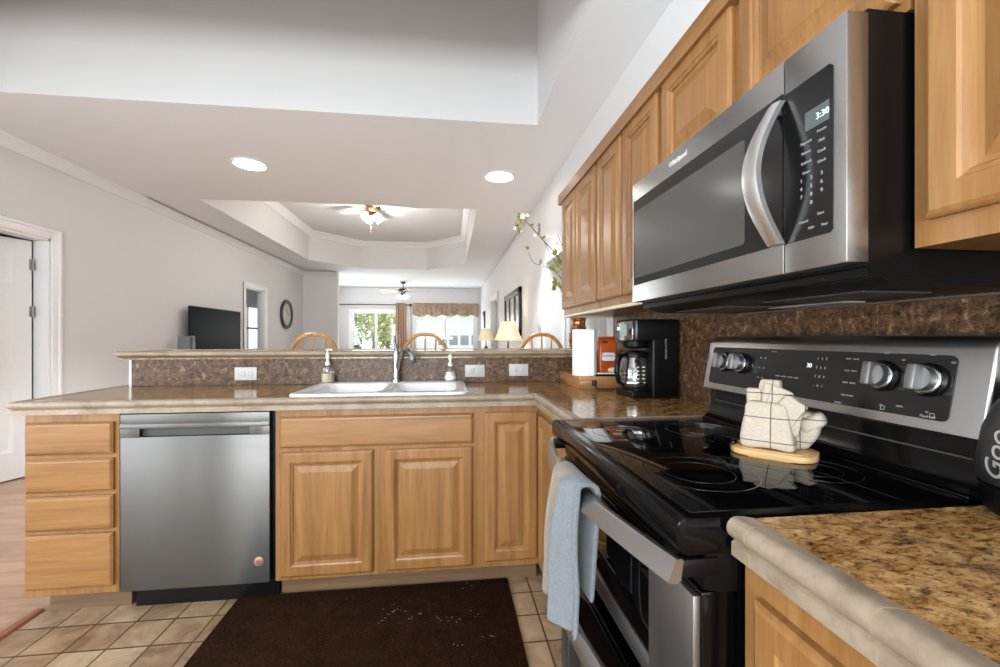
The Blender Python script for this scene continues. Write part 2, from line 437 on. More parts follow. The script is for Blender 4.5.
# ceiling with the raised kitchen well and the raised living-room tray
TX0, TX1, TY0, TY1 = -2.82, .36, 5.13, 9.95
TZ = 3.36; WZ = 3.95
WX0, WX1, WY0 = -2.85, .654, 1.8
tray = [(TX0, TY0), (TX1, TY0), (TX1, 9.1), (-.50, TY1), (-1.95, TY1), (TX0, 9.0)]
b = MB(); H = CEIL+.1
b.box(-5.3, WX0, YB, TY0, CEIL, H); b.box(WX1, 3.3, YB, TY0, CEIL, H); b.box(WX0, WX1, YB, WY0, CEIL, H); b.box(WX0, WX1, YT, TY0, CEIL, H)
C2 = CEIL+.018
b.box(-5.3, TX0, TY0, TY1, C2, H); b.box(TX1, 3.3, TY0, TY1, C2, H); b.box(-5.3, 3.3, TY1, 13.75, C2, H)
b.prism([(TX1, 9.1), (TX1, TY1), (-.50, TY1)], 'z', C2, H); b.prism([(TX0, 9.0), (-1.95, TY1), (TX0, TY1)], 'z', C2, H)
struct('ceiling', b, M['ceil'], smooth=False)
# well and tray sides in wall paint
b = MB(); b.box(TX0-.1, TX1+.1, TY0-.1, TY1+.1, TZ, TZ+.1); struct('ceiling', b, M['ceil'], smooth=False)
b = MB()
b.box(WX0+.003, WX1-.003, YT-.003, YT+.08, CEIL+.0005, WZ); b.box(WX0+.003, WX1-.003, WY0-.08, WY0+.003, CEIL+.0005, WZ)
b.box(WX0-.08, WX0+.003, WY0-.08, YT+.08, CEIL+.0005, WZ); b.box(WX1-.003, WX1+.08, WY0-.08, YT+.08, CEIL+.0005, WZ); b.box(WX0-.08, WX1+.08, WY0-.08, YT+.08, WZ, WZ+.1)
b.sweep([(p[0], p[1]) for p in tray], [(-.003, C2+.0005), (.08, C2+.0005), (.08, TZ), (-.003, TZ)], closed=True)
struct('ceiling', b, M['wall'], smooth=False)
# mouldings
cv = [(0, 0), (0, -.085), (-.012, -.085), (-.03, -.06), (-.06, -.025), (-.08, -.012), (-.08, 0)]
b = MB(); b.sweep(tray, [(o, TZ+z) for o, z in [(0, 0), (0, -.11), (-.015, -.11), (-.04, -.07), (-.075, -.03), (-.1, -.015), (-.1, 0)]], closed=True)
struct('trim_2', b, M['white'])
b = MB(); b.sweep([(XL, YB), (XL, 10.5), (-2.62, 10.5)], [(-o, CEIL+z) for o, z in cv]); struct('trim_3', b, M['ceil'])
b = MB(); b.box(XL, XL+.014, 4.20, 7.56, 0, .11, .003); b.box(XL, XL+.014, 8.48, 10.5, 0, .11, .003); b.box(XL, XL+.014, YB, 3.18, 0, .11, .003)
struct('baseboard_left', b, M['white'])

def casing(name, plane, a0, a1, top, out, wall0, wall1, axis='x'):
    """door surround: casing on the room side and the jamb lining; plane coordinate is X (axis x) or Y (axis y)"""
    cw = .085; b = MB()
    def bx(p0, p1, q0, q1, z0, z1, bev=.004):
        if axis == 'x': b.box(min(p0, p1), max(p0, p1), q0, q1, z0, z1, bev)
        else: b.box(q0, q1, min(p0, p1), max(p0, p1), z0, z1, bev)
    for (t, i0, i1) in ((.016, 0, cw), (.024, cw-.028, cw)):
        bx(plane, plane+out*t, a0-i1, a0-i0, 0, top+i1)
        bx(plane, plane+out*t, a1+i0, a1+i1, 0, top+i1)
        bx(plane, plane+out*t, a0-i0, a1+i0, top+i0, top+i1)
    bx(wall0, wall1, a0-.002, a0+.02, 0, top, .002); bx(wall0, wall1, a1-.02, a1+.002, 0, top, .002); bx(wall0, wall1, a0, a1, top-.02, top+.002, .002)
    return struct(name, b, M['white'])
casing('trim_4', XL, 3.27, 4.105, 2.03, 1, LX0, XL)
casing('trim_5', XL, 7.65, 8.4, 2.04, 1, LX0, XL)
casing('trim_6', XR, 8.78, 10.15, 2.05, -1, XR, XR+.12)
casing('trim_7', 4.42, 1.30, 2.12, 2.04, -1, 4.42, 4.54, axis='y')

def panel_door(name, loc, rz, w=.80, h=2.0):
    root = bpy.data.objects.new(name, None); C.objects.link(root); root.location = loc; root.rotation_euler = (0, 0, rz); root['kind'] = 'structure'
    b = MB(); t = .035
    b.box(0, w, 0, t, .01, h, .002)
    o = b.build('door_leaf', M['white'], root, world=False)
    b = MB(); pw = (w-.11*2-.1)/2
    for i in range(2):
        x = .11+i*(pw+.1)
        for (z0, z1) in ((.22, .78), (.93, 1.5), (1.62, 1.88)):
            for (yy, s) in ((t-.001, 1), (.001, -1)):
                b.rings((x, yy, z0), (1, 0, 0), (0, 0, 1), (0, s, 0), pw, z1-z0, [(0, 0), (.004, .004), (.018, .005), (.026, .001), (.045, .003), (.055, .006)])
    b.build('door_panels', M['white'], root, world=False)
    return root
d1 = panel_door('door_1', (-3.555, 4.068, 0), math.radians(-90-20), .78)
hm = plain('hinge_nickel', (150, 148, 140), .35, .8)
for z in (.25, 1.40, 1.80):
    b = MB(); b.box(-.014, .016, .024, .040, z-.045, z+.045, .002); b.lathe([(.007, -.048), (.007, .048)], (-.006, .042, z), 10)
    b.build('hinge', hm, d1, world=False)
d2 = panel_door('door_2', (1.32, 4.46, 0), 0, .78)

# half wall of the breakfast bar
b = MB(); b.box(-1.72, XR-.001, 2.52, 2.64, 0, 1.06); struct('wall_bar', b, M['wall'], smooth=False)

# ---------------------------------------------------------------- cabinets
RG = [(0, 0), (0, .012), (.004, .016), (.010, .019), (.044, .019), (.047, .015), (.053, .013), (.057, .008), (.065, .007), (.090, .016), (.093, .018)]
RGu = [(0, 0), (0, .013), (.004, .017), (.010, .020), (.044, .020), (.048, .016), (.054, .014), (.058, .007), (.066, .006), (.094, .0165), (.098, .0185)]
RGd = [(0, 0), (0, .012), (.008, .019), (.014, .020)]
def front(name, o, u, v, n, w, h, rg, mat, parent):
    b = MB(); b.rings(o, u, v, n, w, h, rg); return b.build(name, mat, parent, smooth=False)
uX, vZ = (1, 0, 0), (0, 0, 1)
def frame_x(parent, x0, x1, opens, z0=.10, z1=.862, toe=True, y=None, depth=.5, ctop=None):
    """cabinet facing -Y: carcass + face frame with real openings (rails/stiles)"""
    y = D if y is None else y
    b = MB(); b.box(x0, x1, y+.018, y+depth, z0, ctop or z1)
    b.build('carcass', M['wz'], parent, smooth=False)
    b = MB()
    xs = sorted({x0, x1}|{a for o in opens for a in o[:2]}); zs = sorted({z0, z1}|{a for o in opens for a in o[2:]})
    for i in range(len(xs)-1):
        for j in range(len(zs)-1):
            cx, cz = (xs[i]+xs[i+1])/2, (zs[j]+zs[j+1])/2
            if not any(o[0] < cx < o[1] and o[2] < cz < o[3] for o in opens): b.box(xs[i], xs[i+1], y, y+.02, zs[j], zs[j+1])
    bmesh.ops.remove_doubles(b.bm, verts=b.bm.verts, dist=1e-5)
    b.build('face_frame', M['wz'], parent, smooth=False)
    if toe:
        b = MB(); b.box(x0+(.035 if x0 < -1.7 else 0), x1, y+.07, y+.085, 0, z0); b.build('toe_kick', M['toe'], parent, smooth=False)
M['toe'] = make_wood('toe_kick_shade_wood', 'x', (128, 104, 80), (116, 92, 70), (98, 78, 58))  # shade under the cabinets put into a darker wood tone

# drawer stack at the left end
x0, x1 = -1.744, -1.388
dz = [(.690, .825), (.535, .672), (.375, .517), (.133, .357)]
c = thing('base_cabinet', 'maple base cabinet with four drawer fronts at the end of the peninsula', 'cabinet', (-1.57, 2.2, 0))
frame_x(c, x0, x1, [(x0+.05, x1-.05, a+.02, bb-.02) for a, bb in dz])
for a, bb in dz: front('drawer_front', (x0+.010, D, a), uX, vZ, (0, -1, 0), x1-x0-.026, bb-a, RGd, M['wx'], c)
# sink cabinet
x0, x1 = -.760, .142
c = thing('base_cabinet', 'wide maple sink cabinet with two raised panel doors under a false drawer front', 'cabinet', (-.31, 2.2, 0))
frame_x(c, x0, x1, [(-.71, -.36, .15, .65), (-.26, .09, .15, .65), (-.71, .09, .71, .81)], ctop=.70)
front('drawer_front', (-.738, D, .690), uX, vZ, (0, -1, 0), .853, .138, RGd, M['wx'], c)
front('door', (-.738, D, .118), uX, vZ, (0, -1, 0), .400, .553, RG, M['wz'], c)
front('door', (-.287, D, .118), uX, vZ, (0, -1, 0), .400, .553, RG, M['wz'], c)
# corner cabinet with single tall door
x0, x1 = .142, .4315
c = thing('base_cabinet', 'narrow maple corner cabinet with one tall door right of the sink cabinet', 'cabinet', (.29, 2.2, 0))
frame_x(c, x0, x1, [(.20, .40, .16, .80)])
front('door', (.170, D, .130), uX, vZ, (0, -1, 0), .250, .700, RG, M['wz'], c)
# cabinet on the right run, between the corner and the range (faces -X)
def side_cabinet(label, y0, y1, doors, loc):
    c = thing('base_cabinet', label, 'cabinet', loc)
    b = MB(); b.box(XC+.018, 1.0, y0, y1, .10, .862); b.build('carcass', M['wz'], c, smooth=False)
    b = MB(); ys = [y0]+[a for d in doors for a in (d[0]+.03, d[1]-.03)]+[y1]
    b.box(XC, XC+.02, y0, y1, .10, .15); b.box(XC, XC+.02, y0, y1, .82, .862)
    for i in range(0, len(ys), 2): b.box(XC, XC+.02, ys[i], ys[i+1], .15, .82)
    b.build('face_frame', M['wz'], c, smooth=False)
    b = MB(); b.box(XC+.07, XC+.085, y0, y1, 0, .10); b.build('toe_kick', M['toe'], c, smooth=False)
    for d in doors: front('door', (XC, d[1], .13), (0, -1, 0), vZ, (-1, 0, 0), d[1]-d[0], .69, RG, M['wz'], c)
side_cabinet('maple base cabinet in the inner corner beside the range, door half hidden by the towel', RY1+.008, D-.002, [(1.375, 1.93)], (.7, 1.66, 0))
side_cabinet('maple base cabinet in the foreground under the near granite counter', -1.2, RY0-.008, [(-.12, .535), (-.80, -.16)], (.7, -.3, 0))

# dishwasher
dw = thing('dishwasher', 'stainless steel dishwasher with pocket handle between the drawers and the sink cabinet', 'dishwasher', (-1.075, 2.2, 0))
X0, X1 = -1.374, -.778; YD = D-.018
b = MB(); b.box(-1.386, -.764, D+.012, D+.5, .10, .860); b.build('tub', M['blackpl'], dw, smooth=False)
zh0, zh1, hx0, hx1 = .757, .792, -1.30, -.86
b = MB()
b.box(X0, X1, YD, D+.02, .105, zh0, .003); b.box(X0, X1, YD, D+.02, .812, .855, .003)
b.box(X0, hx0, YD, D+.02, zh0-.003, .815, .001); b.box(hx1, X1, YD, D+.02, zh0-.003, .815, .001)
b.box(hx0-.001, hx1+.001, YD+.001, D+.02, zh1, .815, .002)
b.build('door_panel', M['steelx'], dw)
b = MB(); b.box(hx0-.002, hx1+.002, D+.006, D+.012, zh0-.002, zh1+.002); b.build('handle_recess', M['darkgrey'], dw, smooth=False)
b = MB(); b.box(X0, X1, YD-.004, YD+.002, .792, .812, .003); b.build('handle', M['steelx'], dw)
b = MB(); b.box(-1.36, -.766, D+.055, D+.07, 0, .105); b.build('kick_plate', M['blackpl'], dw, smooth=False)
b = MB(); b.lathe([(.0, 0), (.020, 0), (.020, .003), (.016, .004), (0, .004)], (0, 0, 0), 28, Matrix.Translation((-.822, YD, .20)) @ Matrix.Rotation(PI/2, 4, 'X'))
bd = b.build('badge', M['copper'], dw)
b = MB(); b.box(-.830, -.818, YD-.0055, YD-.0035, .203, .206); b.box(-.829, -.820, YD-.0055, YD-.0035, .194, .198); b.build('emblem', M['red'], bd, smooth=False)

# ---------------------------------------------------------------- countertops
def edge_prof(zt=.914, th=.052, out=.022):
    p = [(-.02, zt-.001), (0, zt+.003)]
    for k in range(9):
        a = PI/2-PI*k/8*0.95; p.append((out-.014+.016*math.cos(a), zt-.012+.016*math.sin(a)))
    p += [(out-.010, zt-.030), (out-.006, zt-.033), (out-.006, zt-th), (-.02, zt-th)]
    return p
ct = thing('countertop', 'granite counter with beige tile edge running along the peninsula and into the corner', 'countertop', (-.3, 2.2, .862))
SX0, SX1, SY0, SY1 = -.66, .04, 2.0, 2.47    # sink cut-out
b = MB(); z0, z1 = .872, .914
EX0, EX1 = -1.750, .42; EY = D-.022
for (a, bb, cc, dd) in ((EX0, SX0, EY, 2.506), (SX0, SX1, EY, SY0), (SX0, SX1, SY1, 2.506), (SX1, 1.017, EY, 2.506), (EX1, 1.017, RY1+.006, EY), (EX0, -1.722, 2.506, 2.64)):
    b.box(a, bb, cc, dd, z0, z1)
b.build('granite_top', M['granite'], ct, smooth=False)
b = MB(); b.sweep([(EX0, 2.64), (EX0, EY), (EX1, EY), (EX1, RY1+.006)], edge_prof()); b.build('edge_tile', M['trav'], ct)
b = MB(); ep = [(o+(.0004 if o > 0 else 0), z+(.0004 if z > .913 else 0)) for o, z in edge_prof()]
for x in (-1.50, -1.20, -.90, -.60, -.30, 0, .30): b.prism([(EY-o, z) for o, z in ep], 'x', x-.001, x+.001)
for y in (1.75, 1.5): b.prism([(EX1-o, z) for o, z in ep], 'y', y-.001, y+.001)
for y in (2.25, 2.5): b.prism([(EX0-o, z) for o, z in ep], 'y', y-.001, y+.001)
b.build('tile_joint', M['grout'], ct, smooth=False)
# front travertine strip at the end against the range
b = MB(); b.box(EX1-.02, 1.017, RY1+.001, RY1+.008, .872, .9145); b.build('end_tile', M['trav'], ct, smooth=False)

cn = thing('countertop', 'granite counter with beige bullnose tile edge in the foreground right of the range', 'countertop', (.7, -.3, .862))
EXN = .430
b = MB(); b.box(EXN, 1.017, -1.25, RY0-.006, z0, z1); b.build('granite_top', M['granite'], cn, smooth=False)
b = MB(); b.sweep([(EXN, RY0-.004), (EXN, -1.25)], edge_prof(out=.024)); b.build('edge_tile', M['trav'], cn)
b = MB()
ep = [(o+(.0004 if o > 0 else 0), z+(.0004 if z > .913 else 0)) for o, z in edge_prof(out=.024)]
for y in (.537, .362, .187, .012, -.163, -.34): b.prism([(EXN-o, z) for o, z in ep], 'y', y-.0013, y+.0013)
b.build('tile_joint', M['grout'], cn, smooth=False)

# backsplashes
bs = thing('backsplash', 'brown granite backsplash on the wall behind the range and coffee maker', 'backsplash', (1.02, .8, .914))
b = MB()
for i, (a, bb) in enumerate(((-1.25, -.35), (-.35, .28), (.28, .89), (.89, 1.50), (1.50, 2.11), (2.11, 2.52))):
    b.box(1.017, 1.0295, a, bb, .9145 if not (bb > .6 and a < 1.3) else .60, 1.236, .0008, 1)
    b.box(1.017, 1.0295, a, bb, 1.236, 1.325, .0008, 1)
b.build('granite_tile', M['splash'], bs, smooth=False)
bs2 = thing('backsplash', 'low brown granite backsplash behind the sink under the raised bar', 'backsplash', (-.3, 2.51, .914))
b = MB()
for k in range(9):
    a = -1.70+k*.305; bb = min(a+.305, 1.016)
    b.box(a, bb, 2.507, 2.5195, .9145, 1.060, .001, 1)
b.build('granite_tile', M['splash'], bs2, smooth=False)
# raised bar top
bt = thing('bar_counter', 'beige tiled raised bar counter along the back of the peninsula', 'bar counter', (-.3, 2.65, 1.06))
BX0 = -1.735
def barprof():
    zt = 1.103; p = [(-.02, zt-.043), (-.02, zt-.001)]
    for k in range(9):
        a = PI/2-PI*k/8*.95; p.append((.004+.014*math.cos(a), zt-.012+.014*math.sin(a)))
    p += [(.010, zt-.026), (.006, zt-.028), (.000, zt-.036), (-.004, zt-.043)]
    return p
b = MB(); b.box(BX0, 1.028, 2.48, 2.88, 1.061, 1.1); b.build('granite_top', M['granite'], bt, smooth=False)
b = MB(); b.sweep([(1.028, 2.88), (BX0, 2.88), (BX0, 2.48), (1.028, 2.48)], barprof()); b.build('edge_tile', M['trav'], bt)
b = MB()
for k in range(9): x = -1.45+.3*k; b.prism([(2.48-o-(.0004 if o > 0 else 0), z) for o, z in barprof()], 'x', x-.001, x+.001)
b.build('tile_joint', M['grout'], bt, smooth=False)

# ---------------------------------------------------------------- sink, faucet, soaps
sk = thing('sink', 'white enamel double bowl sink set into the granite counter', 'sink', (-.31, 2.26, .914))
def rrect(cx, cy, hx, hy, r, n=5):
    pts = []
    for (sx, sy, a0) in ((1, 1, 0), (-1, 1, 90), (-1, -1, 180), (1, -1, 270)):
        for k in range(n+1):
            a = math.radians(a0+90*k/n); pts.append((cx+sx*(hx-r)+r*math.cos(a), cy+sy*(hy-r)+r*math.sin(a)))
    return pts
def loft(bm_, loops, cap_end=True):
    vs = [[bm_.verts.new(p) for p in L] for L in loops]; n = len(loops[0])
    for i in range(len(vs)-1):
        for k in range(n): bm_.faces.new((vs[i][k], vs[i][(k+1) % n], vs[i+1][(k+1) % n], vs[i+1][k]))
    if cap_end: bm_.faces.new(vs[-1])
    return vs
def rim_mesh():
    bm_ = bmesh.new(); zt = .928
    x0, x1, y0, y1 = -.700, .083, 1.966, 2.502
    outer = rrect((x0+x1)/2, (y0+y1)/2, (x1-x0)/2, (y1-y0)/2, .05)
    bowls = [rrect(-.482, 2.20, .170, .195, .07), rrect(-.125, 2.20, .158, .185, .06)]
    # top plate with two holes by triangulated fill
    loops = [outer]+bowls; edges = []; tops = []
    for L in loops:
        vs = [bm_.verts.new((p[0], p[1], zt)) for p in L]; tops.append(vs)
        edges += [bm_.edges.new((vs[k], vs[(k+1) % len(vs)])) for k in range(len(vs))]
    bmesh.ops.triangle_fill(bm_, edges=edges, use_beauty=True)
    n = len(outer); prev = tops[0]
    for (g, z) in ((.008, .926), (.012, .921), (.012, .9145)):
        L = rrect((x0+x1)/2, (y0+y1)/2, (x1-x0)/2+g, (y1-y0)/2+g, .05+g)
        cur = [bm_.verts.new((p[0], p[1], z)) for p in L]
        for k in range(n): bm_.faces.new((prev[k], prev[(k+1) % n], cur[(k+1) % n], cur[k]))
        prev = cur
    for i, (cx, cy, hx, hy, r, dp) in enumerate(((-.482, 2.20, .170, .195, .07, .19), (-.125, 2.20, .158, .185, .06, .15))):
        prev = tops[1+i]
        for (g, dz_) in ((-.006, .004), (-.012, .014), (-.02, dp*.6), (-.04, dp*.95), (-.07, dp)):
            L = rrect(cx, cy, hx+g, hy+g, max(r+g*.5, .02)); cur = [bm_.verts.new((p[0], p[1], zt-dz_)) for p in L]
            for k in range(n): bm_.faces.new((prev[k], prev[(k+1) % n], cur[(k+1) % n], cur[k]))
            prev = cur
        bm_.faces.new(prev)
    return bm_
b = MB(); b.bm = rim_mesh(); b.build('basin', M['sink'], sk)
for cx, z in ((-.482, .739), (-.125, .779)):
    b = MB(); b.lathe([(0, 0), (.04, 0), (.042, .003), (.03, .004), (.0, .002)], (cx, 2.2, z), 20); b.build('drain', M['chrome'], sk)

fx, fy, fz = -.292, 2.455, .928
fa = thing('faucet', 'chrome single lever kitchen faucet at the back of the sink', 'faucet', (fx, fy, fz))
b = MB(); b.lathe([(.028, 0), (.028, .012), (.024, .018), (.021, .05), (.020, .10), (.0215, .145), (.022, .165), (.018, .178), (0, .182)], (fx, fy, fz), 24); b.build('body', M['chrome'], fa)
pts = [(fx+.004, fy-.006, fz+.06), (fx+.016, fy-.022, fz+.125), (fx+.034, fy-.045, fz+.168), (fx+.055, fy-.07, fz+.184), (fx+.076, fy-.095, fz+.180), (fx+.094, fy-.117, fz+.158), (fx+.104, fy-.13, fz+.128)]
b = MB(); b.tube(pts, [.013, .0145, .0155, .016, .0165, .0175, .0165], 14); b.build('spout', M['chrome'], fa)
b = MB(); b.tube([(fx, fy, fz+.175), (fx-.004, fy+.004, fz+.20), (fx-.012, fy+.012, fz+.225), (fx-.014, fy+.02, fz+.262)], [.014, .010, .0075, .006], 12); b.build('lever', M['chrome'], fa)
b = MB(); b.tube([(fx+.103, fy-.129, fz+.132), (fx+.107, fy-.134, fz+.118)], [.0155, .0135], 14); b.build('spray_head', M['darkgrey'], fa)

def pump(parent, x, y, z, mat, s=1.0):
    b = MB(); b.lathe([(.016*s, 0), (.016*s, .012), (.011*s, .02), (.0075*s, .026), (.0075*s, .034), (.0125*s, .042), (.0135*s, .052), (.010*s, .064), (.005*s, .070), (.005*s, .084)], (x, y, z), 16)
    b.tube([(x-.012*s, y, z+.086), (x+.006*s, y, z+.089), (x+.026*s, y-.004, z+.087), (x+.030*s, y-.005, z+.080)], [.0045*s, .006*s, .0045*s, .0035*s], 8)
    return b.build('pump', mat, parent)
pumpm = plain('pump_cream', (236, 226, 210), .35)
x, y, z = -.668, 2.455, .9285
s1 = thing('soap_dispenser', 'clear glass soap dispenser with cream pump at the left back corner of the sink', 'soap dispenser', (x, y, z), group=None)
b = MB(); b.lathe([(.0, 0), (.033, 0), (.036, .005), (.036, .05), (.037, .056), (.037, .060), (.0335, .064), (.0335, .078), (.030, .088), (.016, .096), (.016, .100)], (x, y, z), 24); b.build('bottle', M['clear'], s1)
b = MB(); b.lathe([(.0, .003), (.031, .003), (.033, .008), (.033, .05), (0, .05)], (x, y, z), 20); b.build('liquid', plain('soap_amber', (206, 190, 160), .3), s1)
pump(s1, x, y, z+.096, pumpm, .86)
x, y, z = .012, 2.472, .928
s2 = thing('soap_dispenser', 'clear soap bottle with white pump and pale label right of the faucet', 'soap dispenser', (x, y, z))
b = MB(); b.lathe([(0, 0), (.029, 0), (.032, .005), (.032, .03), (.029, .055), (.024, .075), (.018, .085), (.013, .09)], (x, y, z), 24); b.build('bottle', M['clear'], s2)
b = MB(); b.lathe([(0, .003), (.0275, .003), (.0305, .008), (.0305, .03), (.028, .052), (0, .052)], (x, y, z), 24); b.build('liquid', plain('soap_pale', (226, 216, 204), .3), s2)
b = MB(); b.lathe([(.0325, .012), (.0325, .028), (.0320, .030)], (x, y, z), 24, cap=False); b.build('bottle_label', plain('label_pale', (235, 230, 222), .5), s2)
pump(s2, x, y, z+.085, pumpm, .95)

# outlets on the low splash
def outlet(cx, cz, label):
    t = thing('wall_outlet', label, 'outlet', (cx, 2.507, cz))
    b = MB(); b.box(cx-.058, cx+.058, 2.501, 2.507, cz-.036, cz+.036, .002); b.build('cover_plate', M['outlet'], t)
    b = MB()
    for s in (-1, 1): b.box(cx+s*.02-.016, cx+s*.02+.016, 2.4985, 2.502, cz-.015, cz+.015, .003)
    b.build('socket', M['outlet'], t)
    b = MB()
    for s in (-1, 1):
        for q in (-1, 1): b.box(cx+s*.02-.004, cx+s*.02+.004, 2.498, 2.4987, cz+q*.006-.001, cz+q*.006+.001)
    b.build('slots', M['slot'], t, smooth=False)
outlet(-1.118, .978, 'white wall outlet on the low splash above the dishwasher')
outlet(.157, .982, 'white wall outlet on the low splash just right of the sink')
outlet(.420, .985, 'white wall outlet on the low splash nearest the paper towel roll')

# ---------------------------------------------------------------- range
rg = thing('range', 'black and stainless double oven electric range with rear control console', 'range', (.66, .958, 0))
Y0, Y1 = RY0+.004, RY1-.004
b = MB(); b.box(.43, 1.0, Y0, Y1, .06, .87); b.box(.46, .98, Y0+.03, Y1-.03, 0, .06); b.build('body', M['blackenam'], rg, smooth=False)
# cooktop: enamel frame with a rolled front edge and a glass plate
prof = [(.352, .858), (.341, .861), (.335, .868), (.332, .882), (.332, .902), (.335, .909), (.341, .9135), (.350, .915), (.362, .913), (.885, .912), (.885, .858)]
b = MB(); b.prism(prof, 'y', Y0, Y1, .004); b.build('cooktop_frame', M['blackenam'], rg)
b = MB(); b.box(.365, .862, Y0+.022, Y1-.022, .909, .9140, .0015); g = b.build('cooktop_glass', M['blackgl'], rg)
ringm = plain('burner_ring', (44, 44, 45), .2)
for (cx, cy, rr) in ((.49, .78, .105), (.49, 1.14, .085), (.73, .77, .08), (.73, 1.14, .10)):
    b = MB(); b.lathe([(rr, .9140), (rr, .9143), (rr+.002, .9143), (rr+.002, .9140)], (cx, cy, 0), 48, cap=False)
    b.lathe([(rr*.62, .9140), (rr*.62, .9143), (rr*.62+.0015, .9143), (rr*.62+.0015, .9140)], (cx, cy, 0), 48, cap=False)
    b.build('burner_ring', ringm, rg)
# riser behind the glass and console
b = MB(); b.prism([(.852, .912), (.868, .924), (.880, .936), (.888, 1.02), (.99, 1.02), (.99, .912)], 'y', Y0+.004, Y1-.004); b.box(.846, .860, Y0+.012, Y1-.012, .912, .919, .002); b.build('riser', M['blackenam'], rg)
b = MB(); b.box(.8795, .8825, Y0+.03, Y1-.03, .972, .975); 
b.build('riser_trim', M['darkgrey'], rg, smooth=False)
FB, FT = Vector((.856, 0, 1.014)), Vector((.884, 0, 1.166))
cp = [(.866, 1.008), (.856, 1.014), (.884, 1.160), (.888, 1.172), (.898, 1.180), (.915, 1.184), (.985, 1.184), (.985, 1.008)]
b = MB(); b.prism(cp, 'y', Y0-.002, Y1+.002, .006); con = b.build('console', M['steel'], rg, angle=50)
def onface(y, s, off=0.0):
    p = FB.lerp(FT, s); n = Vector((-(FT-FB).z, 0, (FT-FB).x)).normalized()
    return Vector((p.x, y, p.z))+n*off
FN = Vector((-(FT-FB).z, 0, (FT-FB).x)).normalized(); FU = (FT-FB).normalized()
def facemtx(y, s, off=0): # local: x -> -Y (to the right seen from the room), y -> up the face, z -> out
    m = Matrix(((0, FU.x, FN.x, 0), (-1, 0, 0, 0), (0, FU.z, FN.z, 0), (0, 0, 0, 1))); p = onface(y, s, off)
    m.translation = p; return m
PH = .118; PW = 1.308-.630
b = MB(); pl = rrect(0, 0, PW/2, PH/2, .012); b.prism(pl, 'z', -.002, .0022, mtx=facemtx((1.308+.630)/2, .50)); pan = b.build('control_panel', M['panelgl'], con)
def knob(y, s=.58):
    mt = facemtx(y, s, .002)
    b = MB(); b.lathe([(.031, 0), (.031, .004), (.027, .008), (.0255, .010)], (0, 0, 0), 32, mt); k = b.build('knob', M['blackpl'], con)
    b = MB(); b.lathe([(.024, .008), (.0275, .009), (.0275, .013), (.0255, .0145), (.021, .0145)], (0, 0, 0), 32, mt); b.build('knob_ring', M['chrome'], k)
    b = MB(); b.lathe([(.0225, .010), (.0225, .024), (.0215, .027), (0, .027)], (0, 0, 0), 28, mt)
    b.box(-.0085, .0085, -.0235, .0235, .02, .044, .003, 2, mt); b.build('knob_grip', M['steelz'], k)
for y in (1.236, 1.160, .750, .668): knob(y)
def ptxt(s, size, y, sv, parent=pan, mat=None):
    return txt('panel_lettering', s, size, onface(y, sv, .0024), (0, -1, 0), FU, mat or M['ink'], parent)
ptxt('30', .015, .928, .64, mat=make_emit('clock_digits', (205, 212, 216), .6))
for i, row in enumerate(('1 2 3', '4 5 6', '7 8 9', '- 0 +')): ptxt('   '.join(row.split(' ')), .0085, .895, .76-.14*i)
for i in range(3): ptxt('BAKE   BROIL', .005, .820, .78-.17*i)
ptxt('KEEP WARM', .005, .820, .26); ptxt('START', .006, .838, .14)
for i in range(3): ptxt('.  o  .  o', .009, 1.085, .72-.18*i)
ptxt('o   o', .008, 1.045, .84); ptxt('UPPER   LOWER   CLOCK   LIGHT', .005, .99, .42)
for y in (.750, .668): ptxt('OFF', .006, y, .88); ptxt('LO', .005, y-.033, .80); ptxt('HI', .005, y-.004, .20)
ptxt('DUAL', .005, .711, .22); ptxt('FlexHeat', .007, .662, .15)
for y in (.742, .655):
    b = MB(); mt = facemtx(y, .17, .0024)
    for (a0, a1, c0, c1) in ((-.004, .004, -.004, -.003), (-.004, .004, .003, .004), (-.004, -.003, -.004, .004), (.003, .004, -.004, .004)): b.box(a0, a1, c0, c1, 0, .0004, mtx=mt)
    b.build('burner_icon', M['ink'], pan, smooth=False)
